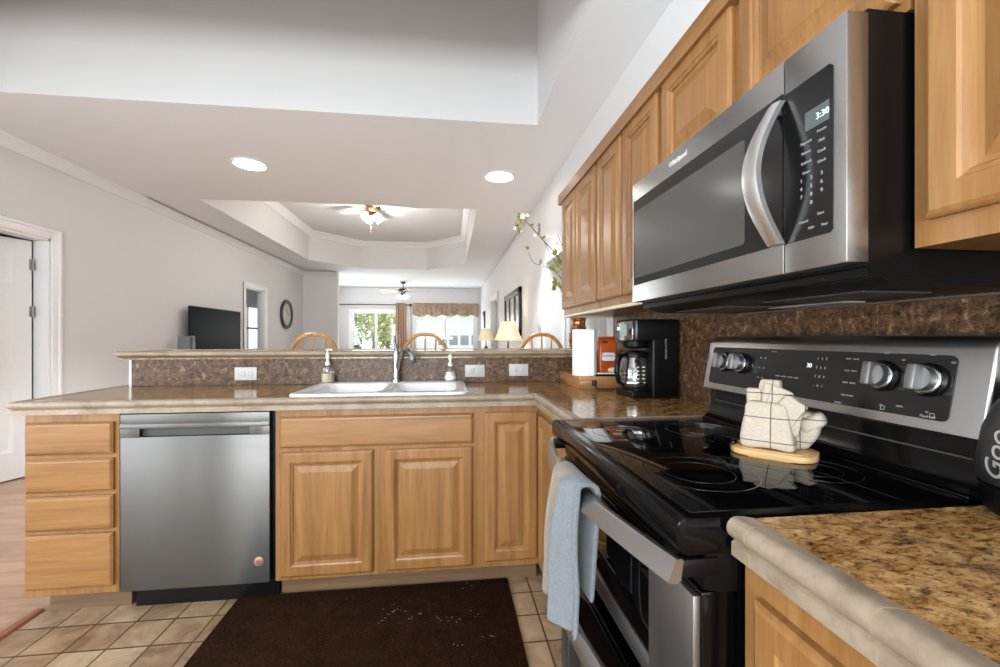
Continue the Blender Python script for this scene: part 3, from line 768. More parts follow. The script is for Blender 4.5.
# oven front: vent strip, two doors with stainless surround and black glass, bowed handles
b = MB(); b.prism([(.405, .80), (.378, .805), (.372, .85), (.385, .862), (.43, .862), (.43, .80)], 'y', Y0+.004, Y1-.004); b.build('vent_panel', M['blackpl'], rg)
b = MB()
for k in range(5):
    b.box(.3695, .378, Y0+.12, Y1-.12, .812+.009*k, .815+.009*k)
b.build('vent_slots', M['blackpl'], rg, smooth=False)
def oven_door(z0, z1, zwin0, zwin1):
    b = MB(); xf = .362
    yn, yf = Y0+.150, Y1-.085
    d = MB(); d.box(xf+.012, .428, Y0+.006, Y1-.006, z0, z1, .004); dr = d.build('oven_door', M['blackenam'], rg)
    b.box(xf, xf+.012, Y0+.008, yn, z0+.002, z1-.006, .002); b.box(xf, xf+.012, yf, Y1-.008, z0+.002, z1-.006, .002)
    b.box(xf, xf+.012, yn-.002, yf+.002, z0+.002, zwin0, .002)
    b.build('door_surround', M['steelz'], dr)
    b = MB(); b.box(xf+.003, xf+.013, yn-.001, yf+.001, zwin0-.002, z1-.006, .002); b.build('oven_window', M['blackgl'], dr)
    # bowed handle
    zc = z1+.040; n = 18; V = []
    pr = [(-.010, -.0175), (-.014, -.0155), (-.003, .0150), (.000, .0175), (.008, .0175), (.010, .014), (.006, -.014), (.002, -.0175)]
    hb = bmesh.new(); rows = []
    for k in range(n+1):
        q = k/n; y = Y0-.004+(Y1-Y0+.008)*q; xx = .330-.052*math.sin(PI*q)
        rows.append([hb.verts.new((xx+o, y, zc+zz)) for o, zz in pr])
    for k in range(n):
        for j in range(len(pr)): hb.faces.new((rows[k][j], rows[k][(j+1) % len(pr)], rows[k+1][(j+1) % len(pr)], rows[k+1][j]))
    hb.faces.new(rows[0]); hb.faces.new(list(reversed(rows[-1])))
    b = MB(); b.bm = hb; h = b.build('handle', M['steel'], dr)
    for y in (Y0+.012, Y1-.012):
        b = MB(); b.box(.332, .40, y-.012, y+.012, zc-.014, zc+.014, .004); b.build('handle_bracket', M['blackpl'], h)
oven_door(.555, .800, .60, .76)
oven_door(.075, .490, .15, .45)

# small dish on the cooktop
x, y, z = .655, .955, .9142
t = thing('spoon_rest', 'small glossy black dish on the cooktop left of the folded towels', 'dish', (x, y, z))
b = MB(); b.lathe([(0, 0), (.022, 0), (.024, .004), (.036, .012), (.040, .017), (.038, .018), (.030, .012), (.018, .007), (0, .006)], (x, y, z), 32); b.build('bowl', M['blackgl'], t)
b = MB(); b.lathe([(.006, .006), (.007, .013), (.012, .016), (.012, .019), (.007, .022), (0, .0225)], (x, y, z), 20); b.build('knob', M['blackgl'], t)

# folded towels on a wooden trivet
RZ = -math.radians(48)
tr = thing('trivet', 'round edged pale wooden trivet board on the cooktop under the folded towels', 'board', (.738, .882, .9142), RZ)
b = MB(); b.prism(rrect(0, 0, .083, .062, .045, 8), 'z', 0, .014, .004); b.build('board', make_wood('beech_board', 'x', (226, 190, 138), (212, 172, 118), (190, 148, 96)), tr, world=False)
b = MB(); b.prism(rrect(.0, 0, .068, .048, .036, 8), 'z', .0138, .0155); b.build('inset', make_wood('beech_inset', 'x', (216, 178, 126), (200, 160, 106), (180, 138, 88)), tr, world=False)
def towel_mat(name, base, line, px, pz, lines=True):
    t = NT(name); v = t.coord(); a = t.noise(v, 260, 4, .6)
    c = t.ramp(a, [(.3, tuple(int(x*.88) for x in base)), (.65, base)])
    sx = t.n('ShaderNodeSeparateXYZ'); t.l(v, sx.inputs[0])
    for ax, p in ((0, px), (2, pz)):
        d = t.n('ShaderNodeMath', operation='DIVIDE'); d.inputs[1].default_value = p; t.l(sx.outputs[ax], d.inputs[0])
        ad = t.n('ShaderNodeMath', operation='ADD'); ad.inputs[1].default_value = .5 if ax == 0 else .15; t.l(d.outputs[0], ad.inputs[0])
        fr = t.n('ShaderNodeMath', operation='FRACT'); t.l(ad.outputs[0], fr.inputs[0])
        s = t.n('ShaderNodeMath', operation='SUBTRACT'); s.inputs[1].default_value = .5; t.l(fr.outputs[0], s.inputs[0])
        ab = t.n('ShaderNodeMath', operation='ABSOLUTE'); t.l(s.outputs[0], ab.inputs[0])
        lt = t.n('ShaderNodeMath', operation='LESS_THAN'); lt.inputs[1].default_value = .0011/p; t.l(ab.outputs[0], lt.inputs[0])
        c = t.mix(c, lin(line), lt.outputs[0])
    t.color(c); t.set(Roughness=.9); t.bump(a, .5, .003); return t.m
tm = towel_mat('checked_cotton', (188, 175, 158), (84, 80, 82), .062, .052)
def wob(seed, amp):
    r = random.Random(seed); ph = [r.uniform(0, 6) for _ in range(6)]
    def fn(p):
        k = amp*(math.sin(p.x*70+ph[0])*math.cos(p.z*50+ph[1])+.6*math.sin(p.z*110+ph[2]+p.x*40))
        return p*(1+k)
    return fn
tw = thing('folded_towel', 'cream checked dish towel folded into a pouch with fanned top on the trivet', 'towel', (.738, .882, 0.9300), RZ)
b = MB(); wp = wob(1, .05)
def pouchfn(p):
    q = wp(p); k = 1-.13*q.z/.053
    return Vector((q.x*k, q.y*(1-.25*q.z/.053), q.z))
b.super((-.010, -.012, .052), .048, .027, .053, .30, 44, 28, fn=pouchfn); b.build('pouch', tm, tw, world=False)
b = MB()
def fold(cx, cy, zb, wd, dp, h, tilt, yaw=0):
    m = Matrix.Translation((cx, cy, zb)) @ Matrix.Rotation(yaw, 4, 'Z') @ Matrix.Rotation(tilt, 4, 'Y')
    b.super((0, 0, h/2), wd/2, dp/2, h/2, .27, 24, 16, mtx=m, fn=wob(int(cx*1000)+5, .07))
fold(-.036, .000, .060, .030, .020, .072, -.06, .3); fold(-.014, .006, .070, .044, .022, .085, .10, -.2); fold(-.020, -.006, .066, .016, .018, .078, .16)
fold(.000, -.008, .070, .046, .020, .068, .30, .2); fold(.014, -.014, .060, .048, .020, .064, .58, -.15); fold(.036, -.008, .034, .024, .034, .078, .10, .2)
b.build('fan_fold', tm, tw, world=False)
tw2 = thing('folded_towel', 'smaller rolled cream towel leaning behind the pouch towel on the trivet', 'towel', (.785, .858, 0.9300), RZ)
b = MB(); m = Matrix.Translation((.006, .012, .043)) @ Matrix.Rotation(.28, 4, 'Y')
b.super((0, 0, 0), .026, .026, .043, .42, 30, 20, mtx=m, fn=wob(9, .09)); b.build('roll', tm, tw2, world=False)
b = MB(); m = Matrix.Translation((.020, .004, .062)) @ Matrix.Rotation(1.0, 4, 'Y')
b.super((0, 0, 0), .017, .024, .026, .6, 24, 14, mtx=m, fn=wob(12, .09)); b.build('loose_fold', tm, tw2, world=False)

# towel over the upper oven handle
def hanging_towel():
    t = NT('terry_towel'); v = t.coord(); a = t.noise(v, 330, 4, .65); big = t.noise(v, 18, 3)
    cb = t.ramp(a, [(.3, (112, 98, 86)), (.65, (158, 143, 128))]); bl = t.ramp(a, [(.3, (88, 95, 102)), (.65, (128, 137, 145))])
    at = t.n('ShaderNodeAttribute'); at.attribute_name = 'across'
    ad = t.n('ShaderNodeMath', operation='MULTIPLY_ADD'); ad.inputs[1].default_value = .12; t.l(big, ad.inputs[0]); t.l(at.outputs['Fac'], ad.inputs[2])
    f = t.ramp(ad.outputs[0], [(.45, (255, 255, 255)), (.54, (0, 0, 0))])
    t.color(t.mix(cb, bl, f)); t.set(Roughness=.95); t.bump(a, .9, .006); t.b.inputs['Sheen Weight'].default_value = .3
    bm_ = bmesh.new(); NU, NV = 34, 46; hz = .840
    lay = bm_.verts.layers.float.new('across')
    path = []   # s along the length: behind the bar, over, down the front
    grid = []
    for j in range(NV+1):
        s = j/NV; row = []
        for i in range(NU+1):
            q = i/NU           # 0 near side .. 1 far side
            if s < .22:
                k = s/.22; z = .60+(hz+.024-.60)*k; off = .026; drop = 1-k
            elif s < .30:
                k = (s-.22)/.08; a = PI*k; z = hz+.024+.014*math.sin(a); off = .026-.050*(1-math.cos(a))/2; drop = 0
            else:
                k = (s-.30)/.70; z = hz+.024-(.345-.03*q)*k; off = -.024-.006*math.sin(PI*min(1, k*1.5)); drop = k
            yt = .838+.160*q; yb = .885+.190*q
            y = yt+(yb-yt)*drop
            hx = .330-.052*math.sin(PI*max(0, min(1, (yt-Y0)/(Y1-Y0))))
            x = hx+off
            if s >= .30:
                fold_ = .012*math.sin(q*PI*4.0+.6)+.005*math.sin(q*PI*9+1)-.014*math.exp(-((q-.42)/.10)**2)+.016*math.exp(-((q-.14)/.05)**2)
                x += fold_*min(1, .4+drop)
                x += .016*drop*(1 if q > .9 else 0)
            row.append(bm_.verts.new((x, y, z))); row[-1][lay] = q
        grid.append(row)
    for j in range(NV):
        for i in range(NU): bm_.faces.new((grid[j][i], grid[j][i+1], grid[j+1][i+1], grid[j+1][i]))
    root = thing('dish_towel', 'beige and pale blue terry towel draped over the upper oven handle', 'towel', (.29, 1.05, .4))
    b = MB(); b.bm = bm_; o = b.build('cloth', t.m, root, angle=180)
    md = o.modifiers.new('thick', 'SOLIDIFY'); md.thickness = .010; md.offset = 0
    sb = o.modifiers.new('sub', 'SUBSURF'); sb.levels = 1; sb.render_levels = 1
hanging_towel()

# ---------------------------------------------------------------- microwave
mw = thing('microwave', 'stainless over the range microwave with bowed handle and black control panel', 'microwave', (.82, .958, 1.27))
XM, ZB, ZT = .607, 1.296, 1.683
b = MB(); b.box(.645, 1.0, RY0+.003, RY1-.003, 1.276, 1.690); b.build('casing', M['blackpl'], mw, smooth=False)
b = MB(); b.prism([(.640, 1.292), (.668, 1.274), (.70, 1.262), (1.0, 1.262), (1.0, 1.29), (.64, 1.30)], 'y', RY0+.004, RY1-.004); und = b.build('underside', M['blackpl'], mw)
b = MB(); b.box(.72, .86, RY0+.08, RY0+.32, 1.2595, 1.2625); b.build('grease_filter', M['darkgrey'], und, smooth=False)
b = MB(); b.box(.72, .86, RY1-.32, RY1-.08, 1.2595, 1.2625); b.build('grease_filter', M['darkgrey'], und, smooth=False)
b = MB(); b.box(.985, 1.014, RY0+.005, RY1-.005, 1.258, 1.270); b.build('rear_rail', M['steel'], und, smooth=False)
b = MB(); b.box(.88, .94, .85, 1.07, 1.2592, 1.2622); b.build('lamp_lens', plain('lens', (150, 150, 148), .3), und, smooth=False)
SP = .700
b = MB(); b.box(XM, .645, SP+.0016, RY1-.001, ZB, ZT, .0016, 2); md_ = b.build('door', M['steel'], mw)
b = MB(); b.box(XM, .645, RY0+.001, SP-.0016, ZB, ZT, .0016, 2); cpn = b.build('control_frame', M['steel'], mw)
uy = (0, -1, 0)
b = MB(); b.prism([(SP+.002, 1.350), (1.322, 1.350), (1.322, 1.624), (SP+.002, 1.624)], 'x', XM-.0018, XM+.01); wn = b.build('door_glass', M['panelgl'], md_, smooth=False)
b = MB(); b.prism(rrect((.80+1.315)/2, 1.480, (1.315-.80)/2, .108, .008), 'x', XM-.0026, XM-.001); b.build('window_mesh', M['mwglass'], wn)
b = MB()
poly = [(SP-.002, 1.348), (.606, 1.348), (.600, 1.354), (.600, 1.612), (.606, 1.618), (SP-.002, 1.618)]
b.prism(poly, 'x', XM-.0018, XM+.01); ctl = b.build('control_panel', M['panelgl'], cpn, smooth=False)
b = MB(); b.box(XM-.0026, XM-.001, .606, .652, 1.530, 1.562); dsp = b.build('display', plain('display_grey', (84, 92, 92), .25), ctl, smooth=False)
txt('display_digits', '3:30', .0145, (XM-.0030, .618, 1.545), uy, (0, 0, 1), make_emit('digits', (190, 214, 214), .7), dsp)
def mtxt(s, size, y, z): txt('key_lettering', s, size, (XM-.0022, y, z), uy, (0, 0, 1), M['ink'], ctl)
for i, (a, bb) in enumerate((('Popcorn', 'Potato'), ('Reheat', 'Melt'), ('Defrost', 'Cook'), ('Timer', 'Clock'))): mtxt(a, .0065, .650, 1.512-.017*i); mtxt(bb, .0065, .620, 1.520-.017*i)
for i, row in enumerate((('1', '2', '3'), ('4', '5', '6'), ('7', '8', '9'), ('', '0', ''))):
    for j, ch in enumerate(row):
        if ch: mtxt(ch, .009, .660-.020*j, 1.449-.014*i)
mtxt('Cancel', .0065, .655, 1.378); mtxt('Start', .0065, .622, 1.384); mtxt('Light', .006, .640, 1.365); mtxt('Vent', .006, .615, 1.364)
txt('brand_lettering', 'Whirlpool', .021, (XM-.0004, 1.06, 1.655), uy, (0, 0, 1), plain('brand_print', (222, 222, 224), .3), md_)
# bowed handle
hb = bmesh.new(); rows = []; n = 22
for k in range(n+1):
    q = k/n; z = 1.349+(1.607-1.349)*q
    bow = math.sin(PI*q); x = XM-.010-.044*bow; y = SP+.006+.008*bow; wd = .017+.004*bow
    rows.append([hb.verts.new(p) for p in ((x-.004, y-wd*.8, z), (x-.009, y, z), (x-.004, y+wd, z), (x+.006, y+wd, z), (x+.009, y, z), (x+.006, y-wd*.8, z))])
for k in range(n):
    for j in range(6): hb.faces.new((rows[k][j], rows[k][(j+1) % 6], rows[k+1][(j+1) % 6], rows[k+1][j]))
hb.faces.new(rows[0]); hb.faces.new(list(reversed(rows[-1])))
b = MB(); b.bm = hb; hd = b.build('handle', plain('handle_steel', (222, 222, 222), .34, 1.0), md_, angle=60)
for z in (1.360, 1.597):
    b = MB(); b.box(XM-.014, XM+.001, SP+.004, SP+.022, z-.010, z+.010, .003); b.build('handle_mount', M['steelz'], hd)

# ---------------------------------------------------------------- wall cabinets (face -X)
UZ0, UZ1 = 1.318, 2.035
def wall_cab(label, y0, y1, z0, doors, dz0, group=None):
    c = thing('wall_cabinet', label, 'cabinet', (.86, (y0+y1)/2, z0), group=group)
    b = MB(); b.box(UF+.038, XR-.002, y0+.0005, y1-.0005, z0, UZ1); b.build('carcass', M['wz'], c, smooth=False)
    b = MB(); b.box(UF+.018, UF+.04, y0+.0005, y1-.0005, z0, dz0+.022); b.box(UF+.018, UF+.04, y0+.0005, y1-.0005, UZ1-.04, UZ1)
    ys = [y0+.0005]+[a for d in doors for a in (d[0]+.02, d[1]-.02)]+[y1-.0005]
    for i in range(0, len(ys), 2): b.box(UF+.018, UF+.04, ys[i], ys[i+1], dz0+.022, UZ1-.04)
    b.build('face_frame', M['wz'], c, smooth=False)
    for d in doors: front('door', (UF+.019, d[1], dz0), uy, vZ, (-1, 0, 0), d[1]-d[0], 2.02-dz0, RGu, M['wz'], c)
wall_cab('tall maple wall cabinet at the far end above the paper towels', 1.957, 2.570, UZ0, [(1.968, 2.270), (2.282, 2.562)], 1.352)
wall_cab('tall maple wall cabinet above the coffee maker, beside the microwave', 1.345, 1.955, UZ0, [(1.358, 1.645), (1.662, 1.942)], 1.352)
wall_cab('short maple wall cabinet mounted above the microwave', .577, 1.343, 1.694, [(.590, .952), (.980, 1.328)], 1.712)
wall_cab('maple wall cabinet in the near upper right corner, right of the microwave', -.35, .572, UZ0, [(-.33, .10), (.13, .548)], 1.356)
# light rail below the far pair, its wood coloured pale for the highlight there
lr = thing('light_rail', 'wooden light rail under the far wall cabinets, coloured pale as a highlight', 'rail', (.72, 1.95, 1.30))
b = MB(); b.box(UF+.012, UF+.034, 1.346, 2.570, 1.304, 1.318, .003); b.box(UF+.034, XR-.003, 2.553, 2.570, 1.304, 1.318, .002); b.build('rail', make_wood('rail_highlight_wood', 'y', (228, 218, 196), (214, 200, 172), (190, 172, 140)), lr)
cm = thing('crown_molding', 'stepped maple crown molding along the top of the wall cabinets', 'molding', (.7, 1.1, 2.035))
b = MB(); b.sweep([(XR-.002, 2.571), (UF+.018, 2.571), (UF+.018, -.35)], [(-o, z) for o, z in ((-.03, 2.012), (.004, 2.012), (.008, 2.024), (.014, 2.028), (.022, 2.040), (.036, 2.054), (.042, 2.058), (.042, 2.072), (-.03, 2.072))][::-1]); b.build('molding', M['wy'], cm, angle=25)

# ---------------------------------------------------------------- things on the corner counter
rs = thing('counter_riser', 'low wooden riser board holding the paper towels in the counter corner', 'riser', (.82, 2.3, .914))
rw = make_wood('riser_wood', 'x', (186, 138, 90), (164, 116, 72), (132, 88, 52))
b = MB(); b.box(.668, .985, 2.105, 2.495, .960, .978, .002); b.build('top_board', rw, rs)
b = MB(); b.box(.672, .98, 2.112, 2.128, .9142, .960, .001); b.box(.672, .688, 2.128, 2.49, .9142, .960, .001); b.box(.964, .98, 2.128, 2.49, .9142, .960, .001); b.build('side_board', rw, rs)
x, y, z = .722, 2.185, .979
pt = thing('paper_towel_roll', 'upright white paper towel roll on the wooden riser', 'paper towel', (x, y, z))
def paper():
    t = NT('paper'); v = t.coord((1, 1, 1)); vo = t.n('ShaderNodeTexVoronoi'); vo.inputs['Scale'].default_value = 110; t.l(v, vo.inputs['Vector'])
    t.color((243, 243, 243)); t.set(Roughness=.85); t.bump(vo.outputs['Distance'], .3, .003); return t.m
b = MB(); b.lathe([(.021, .0), (.062, 0), (.064, .003), (.064, .240), (.062, .243), (.021, .243)], (x, y, z), 40, cap=False); 
b.box(x+.012, x+.030, y-.0656, y-.0636, z+.002, z+.240)
b.build('paper', paper(), pt)
b = MB(); b.lathe([(.0195, .001), (.0205, .001), (.0205, .242), (.0195, .242)], (x, y, z), 24, cap=False); b.build('cardboard_core', plain('cardboard', (170, 140, 104), .8), pt)

# copper glazed vase with blossom branches on the bar end
x, y, z = .86, 2.72, 1.1032
va = thing('vase', 'copper glazed waisted vase on the bar behind the paper towel roll', 'vase', (x, y, z))
vm = NT('copper_glaze'); a_ = vm.noise(vm.coord((1, 1, 2)), 40, 5, .6, .8); vm.color(vm.ramp(a_, [(.3, (58, 30, 18)), (.5, (140, 82, 44)), (.68, (206, 158, 104))])); vm.set(Roughness=.18, Metallic=.4)
b = MB(); b.lathe([(0, 0), (.045, 0), (.058, .02), (.066, .06), (.062, .10), (.050, .135), (.043, .165), (.046, .19), (.056, .215), (.060, .225), (.056, .226), (.045, .20), (.038, .165), (.0, .16)], (x, y, z), 32); b.build('body', vm.m, va)
bqs = thing('flower_branches', 'white blossoming branches with yellow green leaves rising out of the copper vase', 'flowers', (x, y, z+.17))
bark = plain('bark', (92, 74, 62), .8); leafm = plain('leaf_yellow_green', (150, 152, 62), .5); petal = plain('petal_white', (238, 234, 226), .6); bud = plain('bud_brown', (150, 122, 104), .7)
sb_ = MB(); lb_ = MB(); pb_ = MB(); kb_ = MB()
def leaf(bb, p, d, L, W):
    d = Vector(d).normalized(); s = d.cross(Vector((random.uniform(-.4, .4), 1, random.uniform(-.3, .3)))).normalized(); nn = s.cross(d)
    L *= .8; W *= .8; p = Vector(p); v = [p, p+d*L*.35+s*W+nn*L*.06, p+d*L*.75+s*W*.7+nn*L*.05, p+d*L, p+d*L*.75-s*W*.7+nn*L*.05, p+d*L*.35-s*W+nn*L*.06, p+d*L*.5-nn*L*.08]
    bb._add([tuple(q) for q in v], [(0, 1, 6), (1, 2, 6), (2, 3, 6), (3, 4, 6), (4, 5, 6), (5, 0, 6)])
def bloom(p, r):
    p = Vector(p); r *= .66; pb_ = MB()
    for k in range(5):
        a = 2*PI*k/5+random.random(); leaf(pb_, p, (math.cos(a), -.4, math.sin(a)), r, r*.42)
    pb_.build('blossom', petal, bqs)
ax = Vector((x, y, z+.20))
targets = [((.42, 2.70, 1.98), ((.50, 1.99), (.46, 2.0), (.40, 1.93))), ((.36, 2.72, 1.90), ()), ((.62, 2.66, 1.92), ()), ((.53, 2.68, 1.72), ()), ((.70, 2.70, 2.0), ()), ((.66, 2.66, 1.60), ())]
def branch(pts, r0):
    pts = [Vector(p) for p in pts]; cur = []
    for i in range(len(pts)-1):
        p0 = pts[max(i-1, 0)]; p1 = pts[i]; p2 = pts[i+1]; p3 = pts[min(i+2, len(pts)-1)]
        for k in range(6):
            t = k/6; cur.append(.5*((2*p1)+(-p0+p2)*t+(2*p0-5*p1+4*p2-p3)*t*t+(-p0+3*p1-3*p2+p3)*t**3))
    cur.append(pts[-1]); n = len(cur)
    sb_.tube(cur, [r0*(1-.7*i/(n-1)) for i in range(n)], 6); return cur
YF = 2.70
c1 = branch([ax, (.83, YF, 1.52), (.72, YF, 1.70), (.60, YF, 1.83), (.50, YF, 1.935), (.455, YF, 1.955), (.425, YF, 1.90)], .0045)
c2 = branch([ax, (.82, YF, 1.50), (.70, YF+.02, 1.68), (.645, YF, 1.76), (.60, YF, 1.845)], .004)
c3 = branch([ax, (.80, YF, 1.46), (.70, YF-.02, 1.60), (.60, YF-.02, 1.645), (.545, YF-.02, 1.665), (.515, YF-.02, 1.73)], .004)
c4 = branch([ax, (.84, YF, 1.5), (.77, YF, 1.70), (.71, YF, 1.86)], .004)
c5 = branch([ax, (.78, YF, 1.42), (.71, YF, 1.53), (.66, YF-.01, 1.59)], .0035)
for p, r in (((.475, YF, 1.965), .045), ((.51, YF, 1.972), .03), ((.425, YF, 1.885), .025), ((.56, YF, 1.845), .03), ((.64, YF, 1.845), .03), ((.665, YF, 1.83), .028), ((.61, YF-.02, 1.64), .045), ((.71, YF, 1.80), .04), ((.47, YF, 1.87), .025)): bloom(p, r)
for cc in (c1, c2, c3, c4, c5):
    for k in range(4, len(cc), 3):
        if random.random() < .55: continue
        d = Vector((random.uniform(-1, .4), random.uniform(-.5, .3), random.uniform(-.2, 1))); leaf(lb_, cc[k], d, random.uniform(.03, .055), .012)
for p in ((.70, YF-.01, 1.72), (.72, YF-.01, 1.66), (.69, YF-.01, 1.62), (.71, YF, 1.54), (.73, YF, 1.50), (.70, YF-.01, 1.50)):
    for k in range(4): leaf(lb_, p, (random.uniform(-1, .6), -.3, random.uniform(-.5, 1)), random.uniform(.04, .07), .016)
for p in ((.475, YF-.01, 1.935), (.45, YF-.01, 1.90), (.46, YF-.01, 1.865), (.52, YF-.02, 1.75)):
    for k in range(2): leaf(lb_, p, (random.uniform(-1, 1), -.3, random.uniform(-.6, .6)), .04, .014)
for p in ((.585, YF, 1.86), (.590, YF, 1.885), (.588, YF, 1.91)): kb_.super(p, .008, .008, .018, 1, 8, 6)
sb_.build('twig', bark, bqs); lb_.build('leaves', leafm, bqs); kb_.build('buds', bud, bqs)

# coffee bag
x, y, z = .850, 2.20, .979
cb_ = thing('coffee_bag', 'orange coffee bag with white label band on the riser behind the coffee pot', 'coffee bag', (x, y, z))
b = MB()
def bagfn(p):
    k = 1-.55*max(0, (p.z-.045)/.055)**1.5 if p.z > .045 else 1
    return Vector((p.x*(1-.06*max(0, p.z/.1)), p.y*k, p.z))
b.super((x, y, z+.098), .052, .034, .098, .25, 32, 24, fn=bagfn); b.box(x-.048, x+.048, y-.004, y+.004, z+.190, z+.206, .001)
og = NT('orange_foil'); a_ = og.noise(og.coord(), 14, 4); og.color(og.ramp(a_, [(.35, (160, 62, 22)), (.65, (192, 92, 36))])); og.set(Roughness=.32); og.bump(a_, .3, .01)
b.build('pouch', og.m, cb_)
b = MB(); b.prism(rrect(x-.002, z+.098, .036, .022, .012), 'y', y-.0358, y-.0345); lbp = b.build('label_band', plain('label_white', (226, 224, 222), .5), cb_)
txt('label_lettering', 'DUNKIN', .017, (x-.003, y-.0361, z+.103), (1, 0, 0), (0, 0, 1), plain('label_ink', (70, 66, 82), .5), lbp)
b = MB(); b.prism(rrect(x-.018, z+.165, .014, .016, .003), 'y', y-.027, y-.022); b.build('corner_mark', plain('mark_brown', (52, 34, 28), .5), cb_)
b = MB(); b.super((x+.018, y-.030, z+.028), .026, .006, .014, .8, 18, 10); b.build('cup_picture', plain('cup_cream', (232, 208, 178), .5), cb_)

# coffee maker with carafe
x, y, z = .91, 1.84, .9145
cf = thing('coffee_maker', 'black drip coffee maker with steel faced head against the backsplash', 'coffee maker', (x, y, z))
b = MB(); b.box(.885, 1.008, 1.745, 1.935, z+.0, z+.345, .008, 3); b.box(.800, 1.0, 1.7444, 1.9356, z+.248, z+.3456, .008, 3); b.build('housing', M['blackpl'], cf)
b = MB(); b.box(.792, .90, 1.750, 1.930, z, z+.030, .006, 3); b.lathe([(0, .030), (.060, .030), (.062, .033), (0, .034)], (.845, 1.84, z), 28); b.build('warming_base', M['blackpl'], cf)
b = MB(); b.box(.796, .802, 1.756, 1.926, z+.252, z+.340, .004); hp = b.build('head_panel', M['chrome'], cf)
b = MB(); b.box(.7945, .797, 1.815, 1.885, z+.272, z+.325, .002); b.build('display', plain('lcd', (150, 166, 162), .3), hp)
b = MB(); b.box(.806, .814, 1.7435, 1.746, z+.252, z+.340); b.box(.794, .798, 1.752, 1.768, z+.004, z+.028); b.build('trim_strip', M['chrome'], cf, smooth=False)
b = MB(); b.lathe([(.03, .216), (.055, .225), (.058, .248)], (.845, 1.84, z), 24); b.build('filter_basket', M['blackpl'], cf)
txt('brand_lettering', 'BLACK+DECKER', .012, (.945, 1.7446, z+.215), (0, 0, -1), (1, 0, 0), M['ink'], cf)
cr = thing('carafe', 'glass coffee carafe with black handle standing in the coffee maker', 'carafe', (.845, 1.84, z+.0345))
zz = z+.0345
b = MB(); b.lathe([(0, 0), (.058, 0), (.066, .010), (.070, .04), (.068, .085), (.060, .12), (.052, .145), (.052, .150), (.050, .150), (.058, .118), (.066, .085), (.068, .04), (.064, .012), (0, .003)], (.845, 1.84, zz), 32); b.build('glass_pot', M['clear'], cr)
b = MB(); b.lathe([(.053, .140), (.055, .142), (.055, .158), (.050, .166), (.020, .172), (0, .173)], (.845, 1.84, zz), 28); b.build('lid', M['blackpl'], cr)
b = MB(); b.lathe([(.0705, .02), (.0715, .022), (.0715, .034), (.0705, .036)], (.845, 1.84, zz), 32, cap=False); b.build('metal_band', M['chrome'], cr)
hd_ = Vector((-.75, -.35, 0)).normalized(); hc = Vector((.845, 1.84, zz))
b = MB(); b.tube([hc+hd_*.052+Vector((0, 0, .150)), hc+hd_*.090+Vector((0, 0, .148)), hc+hd_*.112+Vector((0, 0, .128)), hc+hd_*.116+Vector((0, 0, .08)), hc+hd_*.104+Vector((0, 0, .035)), hc+hd_*.074+Vector((0, 0, .022))], [.011, .011, .012, .012, .011, .009], 10); b.build('handle', M['blackpl'], cr)
b = MB()
for k in range(5):
    for q in (-.012, .014): b.box(.842+q-.007, .842+q+.005, 1.7695, 1.7705, zz+.030+.017*k, zz+.034+.017*k)
b.build('measure_marks', plain('marks_white', (230, 230, 226), .5), cr, smooth=False)
# power cord loop on the counter
pc = MB(); pc.tube([(.735, 2.06, .940), (.742, 2.06, .922), (.765, 2.04, .9185), (.80, 2.02, .9185), (.84, 2.0, .926), (.88, 1.98, .95), (.95, 1.95, .955)], [.0035]*7, 8)
pcx = thing('power_cord', 'black power cord curling on the counter beside the coffee maker', 'cord', (.735, 2.06, .9145))
pc.build('cable', M['blackpl'], pcx)
b = MB(); b.lathe([(0, -.014), (.011, -.013), (.013, 0), (.011, .014), (0, .016)], (.733, 2.06, .948), 14); b.build('plug', M['blackpl'], pcx)
# narrow rack of sachets in front of the coffee bag
sr = thing('sachet_tray', 'slim black tray holding a row of white sachets below the coffee bag', 'tray', (.85, 2.135, .979))
b = MB(); b.box(.765, .935, 2.112, 2.150, .979, .984, .001); b.box(.765, .935, 2.110, 2.114, .979, .989); b.box(.765, .935, 2.148, 2.152, .979, .992); b.build('tray', M['blackpl'], sr, smooth=False)
for k in range(8):
    o = MB(); xx = .775+.020*k; o.box(xx, xx+.013, 2.116, 2.146, .9845, .995, .002); o = o.build('sachet', plain('sachet_paper', (236, 234, 228), .6) if k == 0 else bpy.data.materials['sachet_paper'])
    tag(o, 'one of the white sachets lined up in the slim black tray', 'sachet', 'white sachets in the black tray')

# black rounded appliance at the right edge of the near counter
x, y, z = .886, .500, .9145
bk = thing('electric_kettle', 'rounded black countertop appliance with silver script at the right edge of the near counter', 'small appliance', (x, y, z))
mbk = plain('satin_black', (34, 34, 35), .42)
b = MB(); b.lathe([(0, 0), (.080, 0), (.086, .006), (.089, .03), (.0905, .044)], (x, y, z), 48); b.build('base', M['blackpl'], bk)
b = MB(); b.lathe([(.0895, .046), (.092, .05), (.092, .085), (.086, .125), (.074, .16), (.055, .19), (.03, .205), (0, .208)], (x, y, z), 48); b.build('shell', mbk, bk)
